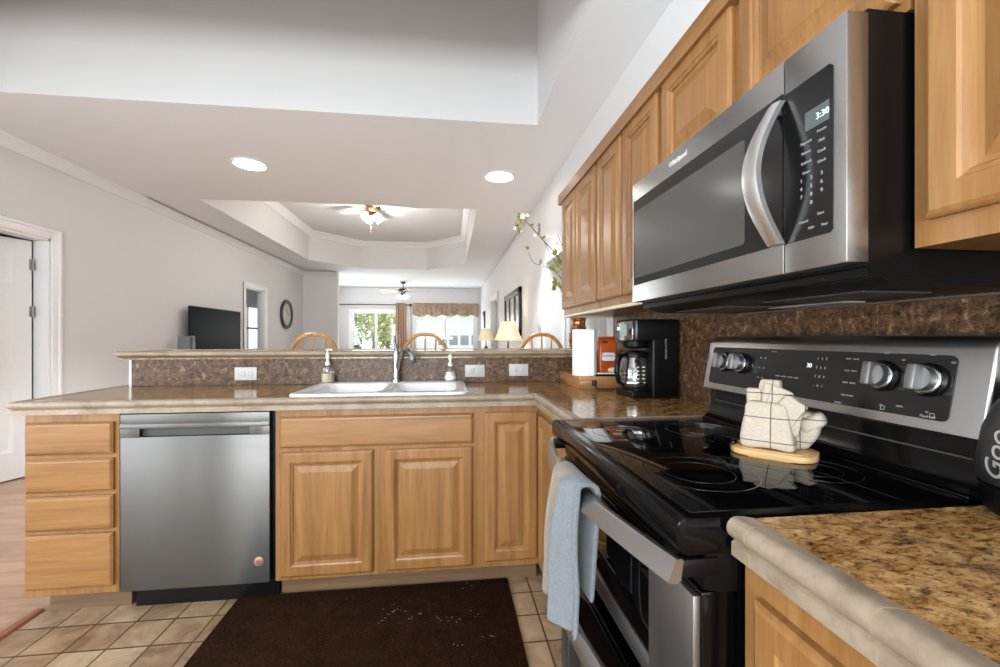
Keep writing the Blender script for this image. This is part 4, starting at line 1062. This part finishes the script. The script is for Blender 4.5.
# lettering wrapped on the shell, running upward
lm = plain('silver_script', (196, 196, 196), .3, .6)
def wrapped(s, size, ang, z0):
    cu = bpy.data.curves.new('script_lettering', 'FONT'); cu.body = s; cu.size = size; cu.align_x = 'LEFT'; cu.align_y = 'CENTER'; cu.extrude = .0006; cu.shear = .25
    tmp = bpy.data.objects.new('script_lettering', cu); C.objects.link(tmp); bpy.context.view_layer.update()
    me = bpy.data.meshes.new_from_object(tmp.evaluated_get(bpy.context.evaluated_depsgraph_get())); bpy.data.objects.remove(tmp)
    for v in me.vertices:
        h = z0+v.co.x; r = .0922 if h < .085 else .092-.006*(h-.085)/.04-(.0 if h < .125 else (h-.125)*.34)
        a = ang-v.co.y/r; rr = r+.0004+v.co.z; v.co = ((rr*math.cos(a)), (rr*math.sin(a)), h)
    me.materials.clear(); me.materials.append(lm)
    o = bpy.data.objects.new('script_lettering', me); C.objects.link(o); o.parent = bk
wrapped('Goooll', .040, math.radians(162), .054)

# ---------------------------------------------------------------- floor mat
mt = MB(); mt.prism(rrect((-.935+.285)/2, 1.10, (.285+.935)/2, .935, .01), 'z', .0005, .010, .003)
o = mt.build('floor_mat', M['mat']); tag(o, 'dark brown kitchen mat flecked with pale lint on the tile floor', 'mat')
lint = MB(); rr = random.Random(3)
lintpts = [(-.22, 1.86), (-.20, 1.84), (-.25, 1.84), (-.26, 1.80), (-.18, 1.78), (-.02, 1.76), (.00, 1.75), (.02, 1.77), (-.12, 1.82), (.10, 1.98), (.10, 1.80), (.05, 1.62), (-.45, 1.52), (-.23, 1.50), (-.26, 1.48), (.14, 1.62)]
for (px, py) in lintpts:
    for k in range(3):
        a = rr.uniform(0, 6); p = Vector((px+rr.uniform(-.03, .03), py+rr.uniform(-.03, .03), .0108)); d = Vector((math.cos(a), math.sin(a), 0))*rr.uniform(.003, .007); e = Vector((-d.y, d.x, 0))*.5
        lint.tube([p, p+d+e*.5, p+d*1.6-e*.4], .0007, 5)
lo = lint.build('lint', plain('lint_white', (160, 146, 132), .9)); tag(lo, 'pale specks of lint scattered over the brown mat', 'lint', kind='stuff')

# ---------------------------------------------------------------- recessed lights
def can(x, y, label, r=.125):
    t = thing('recessed_light', label, 'ceiling light', (x, y, CEIL))
    b = MB(); b.lathe([(r+.03, 0), (r+.028, -.006), (r+.012, -.010), (r, -.004), (r, .0)], (x, y, CEIL), 40, cap=False); b.build('trim_ring', M['white'], t)
    b = MB(); b.lathe([(0, -.004), (r*.6, -.0035), (r+.001, -.001), (r+.001, .0)], (x, y, CEIL), 40); b.build('lens', M['bulbcan'], t)
    l = bpy.data.lights.new('can_light', 'SPOT'); l.energy = 215; l.spot_size = math.radians(96); l.spot_blend = .7; l.shadow_soft_size = r*.8; l.color = (.93, .985, 1)
    lo_ = bpy.data.objects.new('can_light', l); C.objects.link(lo_); lo_.location = (x, y, CEIL-.03)
can(-1.775, 4.05, 'round recessed ceiling light over the left part of the bar')
can(.495, 4.07, 'round recessed ceiling light nearest the wall cabinets')

# ---------------------------------------------------------------- ceiling fans
def fan(label, loc, top, drop, blen, phase, cmat, bladem):
    x, y = loc; t = thing('ceiling_fan', label, 'ceiling fan', (x, y, top-drop-.2))
    zm = top-drop
    b = MB(); b.lathe([(.075, 0), (.07, -.03), (.03, -.045)], (x, y, top), 24)
    if drop > .1: b.lathe([(.013, -.03), (.013, -drop)], (x, y, top), 12)
    b.build('canopy', cmat, t)
    b = MB(); b.lathe([(.05, .03), (.105, .02), (.125, -.01), (.125, -.05), (.095, -.08), (.06, -.10), (.05, -.13), (.06, -.14), (.055, -.17), (0, -.175)], (x, y, zm), 28); b.build('motor_housing', cmat, t)
    for k in range(5):
        a = phase+2*PI*k/5; m = Matrix.Translation((x, y, zm-.05)) @ Matrix.Rotation(a, 4, 'Z') @ Matrix.Rotation(.2, 4, 'X')
        b = MB(); b.prism([(.16, -.045), (blen*.9, -.068), (blen, -.045), (blen, .045), (blen*.9, .068), (.16, .045)], 'z', -.004, .004, mtx=m); bl = b.build('blade', bladem, t)
        b = MB(); b.box(.09, .21, -.016, .016, -.010, -.004, .002, 1, m); b.build('blade_arm', cmat, bl)
    for k in range(4):
        a = phase+.5+PI/2*k; cx, cy = x+.085*math.cos(a), y+.085*math.sin(a)
        m = Matrix.Translation((cx, cy, zm-.16)) @ Matrix.Rotation(a, 4, 'Z') @ Matrix.Rotation(math.radians(-42), 4, 'Y')
        b = MB(); b.lathe([(.02, 0), (.026, -.015), (.05, -.05), (.066, -.085), (.062, -.085), (.045, -.05), (.0, -.02)], (0, 0, 0), 18, m); b.build('glass_shade', M['shadeglow'], t)
    b = MB(); b.tube([(x-.01, y-.03, zm-.16), (x-.01, y-.03, zm-.36)], .0022, 6); b.lathe([(0, -.012), (.008, 0), (0, .012)], (x-.01, y-.03, zm-.37), 10)
    b.tube([(x-.03, y-.03, zm-.16), (x-.03, y-.03, zm-.42)], .0022, 6); b.lathe([(0, -.012), (.009, 0), (0, .012)], (x-.03, y-.03, zm-.43), 10); b.build('pull_chain', M['bronze'], t)
    l = bpy.data.lights.new('fan_light', 'POINT'); l.energy = 34 if top > 3 else 8; l.shadow_soft_size = .12; l.color = (1, .94, .84)
    lo_ = bpy.data.objects.new('fan_light', l); C.objects.link(lo_); lo_.location = (x, y, zm-.33)
fan('flush ceiling fan with four lit glass shades in the raised tray ceiling', (-1.22, 7.05), TZ, .05, .64, .15, plain('antique_bronze', (104, 76, 54), .35, .7), plain('blade_light', (226, 214, 200), .5))
fan('dark ceiling fan on a short rod in the far sunroom', (-1.27, 12.2), CEIL, .2, .78, .05, plain('dark_bronze', (52, 46, 42), .4, .6), plain('blade_tan', (206, 196, 180), .5))

# ---------------------------------------------------------------- bar stools
def make_stool():
    root = thing('bar_stool', '', 'bar stool')
    b = MB(); b.prism([(.20*math.cos(2*PI*k/28)*1.0, .19*math.sin(2*PI*k/28)) for k in range(28)], 'z', .72, .755, .008); b.build('seat', M['oak'], root, world=False)
    for sx in (-1, 1):
        for sy in (-1, 1):
            b = MB(); b.tube([(sx*.12, sy*.11, .73), (sx*.16, sy*.15, .40), (sx*.19, sy*.18, 0)], [.016, .021, .013], 10); b.build('leg', M['oak'], root, world=False)
    b = MB()
    for sx in (-1, 1): b.tube([(sx*.172, -.16, .28), (sx*.172, .16, .28)], .011, 8)
    b.tube([(-.165, -.155, .36), (.165, -.155, .36)], .011, 8); b.tube([(-.165, .155, .36), (.165, .155, .36)], .011, 8); b.build('stretcher', M['oak'], root, world=False)
    pts = []
    for k in range(17):
        a = PI*k/16; ex = math.copysign(abs(math.cos(a))**.8, math.cos(a)); pts.append((.205*ex, .165+.035*math.sin(a)+.01, .745+.46*math.sin(a)**.75))
    b = MB(); b.tube(pts, .0155, 10); b.build('back_bow', M['oak'], root, world=False)
    for k in range(5):
        xx = -.13+.065*k; zt = .745+.46*math.sqrt(max(0, 1-(xx*1.25/.205)**2))**.75-.01
        b = MB(); b.tube([(xx*.8, .15, .75), (xx*1.05, .175, .9), (xx*1.25, .205, zt)], [.008, .010, .006], 8); b.build('spindle', M['oak'], root, world=False)
    return root
st = make_stool()
for i, (sx, lab) in enumerate(((-.99, 'bow back oak bar stool behind the bar, below the round wall clock'), (-.175, 'bow back oak bar stool behind the bar, right of the curtain and faucet'), (.735, 'bow back oak bar stool behind the bar, by the paper towels'))):
    o = st if i == 0 else copy_tree(st)
    o.location = (sx, 3.08, 0); o['label'] = lab; o['group'] = 'oak bar stools along the bar'

# ---------------------------------------------------------------- living room
tvm = thing('television', 'large flat black television along the left wall of the living room', 'television', (-3.36, 6.56, .8))
b = MB(); b.box(-3.335, -3.30, 5.90, 7.22, .82, 1.592, .006); b.box(-3.37, -3.335, 6.3, 6.8, 1.0, 1.4, .004); b.build('housing', M['blackpl'], tvm)
b = MB(); b.box(-3.301, -3.2985, 5.915, 7.205, .84, 1.578); b.build('screen', plain('tv_screen', (5, 5, 6), .3, 0, Specular_IOR_Level=.02), tvm, smooth=False)
b = MB(); b.box(-3.40, -3.24, 6.3, 6.8, .742, .755, .004); b.box(-3.34, -3.31, 6.5, 6.6, .75, .83, .004); b.build('stand', M['blackpl'], tvm)
md2 = thing('media_console', 'low brown media console under the television', 'console', (-3.2, 6.56, 0))
dk = make_wood('walnut', 'y', (120, 82, 56), (98, 64, 42), (72, 46, 30))
b = MB(); b.box(-3.40, -3.0, 5.6, 7.5, .08, .74, .006); b.box(-3.38, -3.04, 5.65, 7.45, 0, .08); b.build('carcass', dk, md2)
for k in range(3): front('door', (-3.0, 5.65+.61*k, .12), (0, 1, 0), vZ, (1, 0, 0), .58, .58, RGd, dk, md2)
spk = thing('speaker', 'small grey box speaker on the media console beside the television', 'speaker', (-3.25, 5.72, .74))
b = MB(); b.box(-3.32, -3.18, 5.66, 5.78, .741, 1.20, .006); b.build('box', plain('speaker_grey', (120, 120, 122), .6), spk)
b = MB(); b.box(-3.181, -3.176, 5.67, 5.77, .76, 1.18, .002); b.build('grille', M['darkgrey'], spk)
# clock
ck = thing('wall_clock', 'round dark framed wall clock on the left wall', 'clock', (XL, 9.43, 1.67))
mk = Matrix.Translation((XL, 9.43, 1.67)) @ Matrix.Rotation(PI/2, 4, 'Y')
b = MB(); b.lathe([(.20, 0), (.30, 0), (.31, .02), (.30, .05), (.27, .055), (.235, .04), (.235, .02), (.20, .02)], (0, 0, 0), 40, mk); b.build('rim', plain('clock_rim', (48, 46, 46), .4), ck)
b = MB(); b.lathe([(0, .018), (.236, .018), (.236, .024), (0, .024)], (0, 0, 0), 40, mk); b.build('dial', plain('clock_dial', (206, 204, 200), .5), ck)
b = MB(); b.box(XL+.026, XL+.030, 9.425, 9.435, 1.67, 1.83); b.box(XL+.026, XL+.030, 9.43, 9.55, 1.664, 1.676)
for k in range(12):
    a = PI*k/6; b.box(XL+.024, XL+.027, 9.43+.2*math.sin(a)-.006, 9.43+.2*math.sin(a)+.006, 1.67+.2*math.cos(a)-.016, 1.67+.2*math.cos(a)+.016)
b.build('hands', M['blackpl'], ck, smooth=False)
# framed mirror/picture on the right wall
pf = thing('framed_picture', 'large black framed three panel picture on the right living room wall', 'picture', (XR, 6.65, 1.2))
b = MB(); y0, y1, zz0, zz1 = 5.86, 7.45, 1.20, 1.90
for (a0, a1, c0, c1) in ((y0, y1, zz0, zz0+.09), (y0, y1, zz1-.09, zz1), (y0, y0+.09, zz0, zz1), (y1-.09, y1, zz0, zz1)): b.box(XR-.045, XR-.002, a0, a1, c0, c1, .008)
for yy in (6.33, 6.88): b.box(XR-.035, XR-.002, yy, yy+.09, zz0+.05, zz1-.05, .004)
b.build('frame', plain('frame_black', (26, 26, 27), .35), pf)
b = MB(); b.box(XR-.018, XR-.002, y0+.05, y1-.05, zz0+.05, zz1-.05); 
pm = NT('pale_print'); a_ = pm.noise(pm.coord((1, 1, 1)), 5, 5); pm.color(pm.ramp(a_, [(.35, (150, 150, 148)), (.6, (222, 221, 218))])); pm.set(Roughness=.25); b.build('print', pm.m, pf, smooth=False)
sp2 = thing('framed_picture', 'small dark framed picture at the far end of the right wall', 'picture', (XR, 12.0, 1.45))
b = MB(); b.box(XR-.04, XR-.002, 11.75, 12.3, 1.45, 1.92, .006); b.build('frame', plain('frame_dark', (30, 29, 29), .4), sp2)
b = MB(); b.box(XR-.043, XR-.039, 11.82, 12.23, 1.52, 1.85); b.build('print', plain('print_dark', (70, 68, 66), .4), sp2, smooth=False)
sw = thing('light_switch', 'grey thermostat plate on the right wall near the hall corner', 'switch', (XR, 4.68, 1.35))
b = MB(); b.box(XR-.018, XR-.001, 4.62, 4.74, 1.27, 1.42, .004); b.build('plate', plain('switch_grey', (176, 176, 176), .5), sw)
b = MB(); b.box(XR-.022, XR-.017, 4.65, 4.71, 1.30, 1.39, .003); b.build('rocker', M['outlet'], sw)
# console table with lamps
def table_lamp(x, y, z, label, s=1.0):
    t = thing('table_lamp', label, 'lamp', (x, y, z), group=None)
    b = MB(); b.lathe([(0, 0), (.075, 0), (.075, .015), (.03, .03), (.02, .06), (.05, .12), (.06, .18), (.04, .25), (.015, .30), (.010, .42)], (x, y, z), 24); b.build('base', M['bronze'], t)
    sh = NT('pleated_shade'); sh.color((246, 232, 204)); sh.set(Roughness=.8); sh.b.inputs['Transmission Weight'].default_value = 0
    sh.b.inputs['Emission Color'].default_value = lin((255, 232, 190)); sh.b.inputs['Emission Strength'].default_value = .22
    V = []; b = MB(); n = 48; rows = [(.40, .185), (.44, .170), (.52, .140), (.60, .115), (.66, .102)]
    for (hh, r) in rows:
        for k in range(n):
            a = 2*PI*k/n; q = r*(1+.03*abs(math.sin(4*a)))*(1+.008*(k % 2)); V.append((x+q*math.cos(a), y+q*math.sin(a), z+hh+(.012*abs(math.sin(4*a)) if r > .18 else 0)))
    Fc = [(i*n+k, i*n+(k+1) % n, (i+1)*n+(k+1) % n, (i+1)*n+k) for i in range(len(rows)-1) for k in range(n)]
    b._add(V, Fc); o = b.build('lamp_shade', sh.m, t); md = o.modifiers.new('thick', 'SOLIDIFY'); md.thickness = .004
    l = bpy.data.lights.new('lamp_light', 'POINT'); l.energy = 5; l.shadow_soft_size = .05; l.color = (1, .85, .62)
    lo_ = bpy.data.objects.new('lamp_light', l); C.objects.link(lo_); lo_.location = (x, y, z+.52)
sof = thing('console_table', 'dark wooden console table carrying the nearer lamp along the right wall', 'table', (.82, 5.7, 0))
b = MB(); b.box(.62, 1.0, 5.1, 6.3, .70, .735, .006); b.build('tabletop', dk, sof)
for sx in (.65, .97):
    for sy in (5.14, 6.26): b = MB(); b.box(sx-.025, sx+.025, sy-.025, sy+.025, 0, .70, .004); b.build('leg', dk, sof)
table_lamp(.80, 5.62, .736, 'lit table lamp with cream scalloped shade, the nearer of the two by the right wall')
end = thing('end_table', 'small dark end table under the farther lamp', 'table', (.82, 9.2, 0))
b = MB(); b.lathe([(0, .68), (.17, .68), (.175, .69), (.17, .705), (0, .706)], (.82, 9.2, 0), 24); b.build('tabletop', dk, end)
for k in range(3): a = 2*PI*k/3; b = MB(); b.tube([(.82+.06*math.cos(a), 9.2+.06*math.sin(a), .68), (.82+.15*math.cos(a), 9.2+.15*math.sin(a), 0)], [.02, .015], 8); b.build('leg', dk, end)
table_lamp(.82, 9.2, .71, 'lit table lamp with cream shade, farther down the right wall beyond the first lamp')

# far windows
def window(name, x0, x1, z0, z1, mull, slats=False):
    r = bpy.data.objects.new(name, None); C.objects.link(r); r.location = ((x0+x1)/2, 13.6, z0); r['kind'] = 'structure'
    b = MB(); t = .06
    b.box(x0, x0+t, 13.58, 13.70, z0, z1, .004); b.box(x1-t, x1, 13.58, 13.70, z0, z1, .004); b.box(x0+t, x1-t, 13.58, 13.70, z1-t, z1, .004); b.box(x0+t, x1-t, 13.58, 13.70, z0, z0+t, .004)
    for m in mull: b.box(m-.03, m+.03, 13.61, 13.68, z0+t, z1-t, .003)
    b.build('window_frame', M['white'], r)
    b = MB(); b.box(x0+t, x1-t, 13.645, 13.651, z0+t, z1-t); b.build('glass', M['glass'], r, smooth=False)
    cwid = .07; b = MB()
    for (a0, a1, c0, c1) in ((x0-cwid, x0, z0-cwid, z1+cwid), (x1, x1+cwid, z0-cwid, z1+cwid), (x0, x1, z1, z1+cwid), (x0, x1, z0-cwid, z0)): b.box(a0, a1, 13.575, 13.6, c0, c1, .004)
    b.build('casing', M['white'], r)
window('window_1', -3.0, -1.5, .06, 2.0, [-2.25])
window('window_2', -1.05, .86, .75, 2.1, [-.1])
b = MB()
for k in range(34): z = .86+.034*k; m = Matrix.Translation((-.095, 13.555, z)) @ Matrix.Rotation(.25, 4, 'X'); b.box(-.93, .93, -.012, .012, -.0008, .0008, mtx=m)
wb = thing('window_blind', 'open white slat blind in the window below the floral valance', 'blind', (-.095, 13.55, .85)); b.build('slats', M['white'], wb, smooth=False)
b = MB(); b.box(-1.03, .84, 13.53, 13.575, 2.03, 2.07, .003); b.build('head_rail', M['white'], wb)
rod = thing('curtain_rod', 'dark curtain rod across the top of the patio window', 'curtain rod', (-2.25, 13.5, 2.2))
b = MB(); b.tube([(-3.35, 13.5, 2.2), (-1.2, 13.5, 2.2)], .016, 10); b.build('pole', M['bronze'], rod)
b = MB()
for x in (-1.17, ): b.super((x, 13.5, 2.2), .045, .045, .045, 1, 14, 10)
b.build('finial', M['bronze'], rod)
b = MB()
for x in (-2.8, -1.25): b.box(x-.012, x+.012, 13.5, 13.6, 2.19, 2.21)
b.build('bracket', M['bronze'], rod, smooth=False)
def curtain(name, label, x0, x1, z0, z1, y, mat, folds, amp, flare=0):
    bm_ = bmesh.new(); NU, NV = 60, 14; g = []
    for j in range(NV+1):
        t = j/NV; row = []
        for i in range(NU+1):
            q = i/NU; cx = (x0+x1)/2; x = cx+(x0+(x1-x0)*q-cx)*(1+flare*t); row.append(bm_.verts.new((x, y+amp*math.sin(q*folds*2*PI)+amp*.4*math.sin(q*folds*5+t*2), z1+(z0-z1)*t)))
        g.append(row)
    for j in range(NV):
        for i in range(NU): bm_.faces.new((g[j][i], g[j][i+1], g[j+1][i+1], g[j+1][i]))
    r = thing(name, label, name.replace('_', ' '), ((x0+x1)/2, y, z0)); b = MB(); b.bm = bm_; o = b.build('fabric', mat, r, angle=180)
    md = o.modifiers.new('thick', 'SOLIDIFY'); md.thickness = .006
curtain('curtain', 'tan curtain panel hanging between the patio window and the valance window', -1.62, -1.33, .02, 2.26, 13.47, make_fabric('tan_cloth', (150, 118, 96), (188, 156, 132), 60), 4, .035, .25)
curtain('curtain', 'narrow white sheer beside the tan curtain panel', -1.30, -1.20, .02, 2.18, 13.52, plain('sheer', (232, 232, 232), .9), 2, .02, .3)
# scalloped valance
fl = NT('floral_print'); a_ = fl.noise(fl.coord((1, 1, 1)), 9, 5, .7, 1.5); fl.color(fl.ramp(a_, [(.30, (104, 84, 72)), (.45, (150, 124, 104)), (.58, (186, 164, 140)), (.72, (120, 112, 100))])); fl.set(Roughness=.9)
bm_ = bmesh.new(); g = []; NU = 90
for j in range(9):
    t = j/8; row = []
    for i in range(NU+1):
        q = i/NU; drop = .36+.07*abs(math.sin(q*PI*4.5)); row.append(bm_.verts.new((-1.10+2.06*q, 13.44-.05*math.sin(PI*t)*abs(math.sin(q*PI*4.5))-.012*math.sin(q*80), 2.26-drop*t)))
    g.append(row)
for j in range(8):
    for i in range(NU): bm_.faces.new((g[j][i], g[j][i+1], g[j+1][i+1], g[j+1][i]))
vr = thing('valance', 'floral scalloped valance across the top of the far right window', 'valance', (-.07, 13.44, 1.83)); b = MB(); b.bm = bm_; o = b.build('fabric', fl.m, vr, angle=180)
md = o.modifiers.new('thick', 'SOLIDIFY'); md.thickness = .006
b = MB(); b.box(-1.11, .97, 13.46, 13.575, 2.24, 2.265); b.build('board', M['white'], vr, smooth=False)
# window seen through the left doorway
wl = bpy.data.objects.new('window_3', None); C.objects.link(wl); wl.location = (-5.2, 11.75, .8); wl['kind'] = 'structure'
b = MB()
for (a0, a1, c0, c1) in ((10.6, 12.9, .8, .88), (10.6, 12.9, 1.98, 2.05), (10.6, 10.68, .88, 1.98), (12.82, 12.9, .88, 1.98), (11.72, 11.78, .88, 1.98), (10.68, 12.82, 1.40, 1.45)): b.box(-5.28, -5.19, a0, a1, c0, c1, .003)
b.build('window_frame', M['white'], wl)
b = MB(); b.box(-5.25, -5.244, 10.68, 12.82, .88, 1.98); b.build('glass', M['glass'], wl, smooth=False)

# ---------------------------------------------------------------- outdoors
b = MB(); b.box(-40, 40, 13.76, 60, -.6, -.3); gr = NT('lawn'); a_ = gr.noise(gr.coord(), 2, 5); gr.color(gr.ramp(a_, [(.3, (96, 118, 62)), (.7, (142, 160, 92))])); gr.set(Roughness=.9); struct('ground', b, gr.m, smooth=False)
def tree(x, y, h, r, seed, label, tones):
    t = thing('tree', label, 'tree', (x, y, -.3)); rr = random.Random(seed)
    b = MB(); b.tube([(x, y, -.3), (x+.05, y, h*.4), (x+.12, y, h*.75)], [.11, .08, .04], 8)
    for k in range(5): a = rr.uniform(0, 6); b.tube([(x+.05, y, h*(.35+.08*k)), (x+math.cos(a)*r*.6, y+math.sin(a)*r*.6, h*(.55+.08*k))], [.04, .015], 6)
    b.build('trunk', plain('trunk_bark', (104, 88, 74), .9), t)
    b = MB()
    for k in range(1500):
        d = Vector((rr.gauss(0, 1), rr.gauss(0, 1), rr.gauss(0, 1))).normalized()*(rr.random()**.4)
        p = Vector((x+d.x*r, y+d.y*r, h*.62+d.z*h*.42)); s = rr.uniform(.07, .15)
        u = Vector((rr.gauss(0, 1), rr.gauss(0, 1), rr.gauss(0, 1))).normalized(); v = u.cross(Vector((rr.gauss(0, 1), rr.gauss(0, 1), rr.gauss(0, 1)))).normalized()
        b._add([p-u*s, p+v*s*.5, p+u*s, p-v*s*.5], [(0, 1, 2, 3)])
    t_ = NT('foliage'); a2 = t_.noise(t_.coord(), 3, 3); t_.color(t_.ramp(a2, [(.3, tones[0]), (.7, tones[1])])); t_.set(Roughness=.7)
    b.build('foliage', t_.m, t, smooth=False)
tree(-4.9, 19.5, 3.6, 1.2, 1, 'leafy green tree outside the left side of the patio window', ((110, 132, 70), (176, 190, 118)))
tree(-3.9, 22.8, 4.4, 1.2, 2, 'tall pale green tree outside the middle of the patio window', ((132, 150, 84), (204, 210, 140)))
tree(-2.6, 18.5, 3.2, .7, 3, 'yellow green shrubby tree outside the right side of the patio window', ((150, 160, 84), (214, 216, 150)))
tree(-3.9, 16.2, 1.5, .7, 4, 'low dark green bush just outside the patio window', ((76, 104, 50), (140, 162, 90)))
tree(-2.2, 21.2, 4.6, .8, 5, 'slim bright green tree outside between the patio door panels', ((140, 158, 90), (210, 216, 150)))
tree(-5.4, 24.8, 5.6, 1.5, 6, 'big pale tree farthest back outside the patio window', ((150, 166, 104), (214, 220, 168)))
hs = thing('neighbouring_house', 'pale house with dark windows outside the far right window', 'house', (.5, 24, -.3))
sd = plain('siding', (238, 242, 244), .7)
b = MB(); b.box(-2.0, 5, 24, 28, -.3, 2.6); b.build('wall', sd, hs, smooth=False)
b = MB(); b.prism([(23.4, 2.55), (26, 3.9), (28.6, 2.55)], 'x', -2.4, 5.4); b.build('roof', plain('shingles', (150, 156, 162), .8), hs, smooth=False)
for k in range(5):
    b = MB(); xx = -.55+.62*k; b.box(xx, xx+.46, 23.96, 24.02, .75, 1.30); b.build('window', plain('house_window', (96, 112, 128), .1), hs, smooth=False)
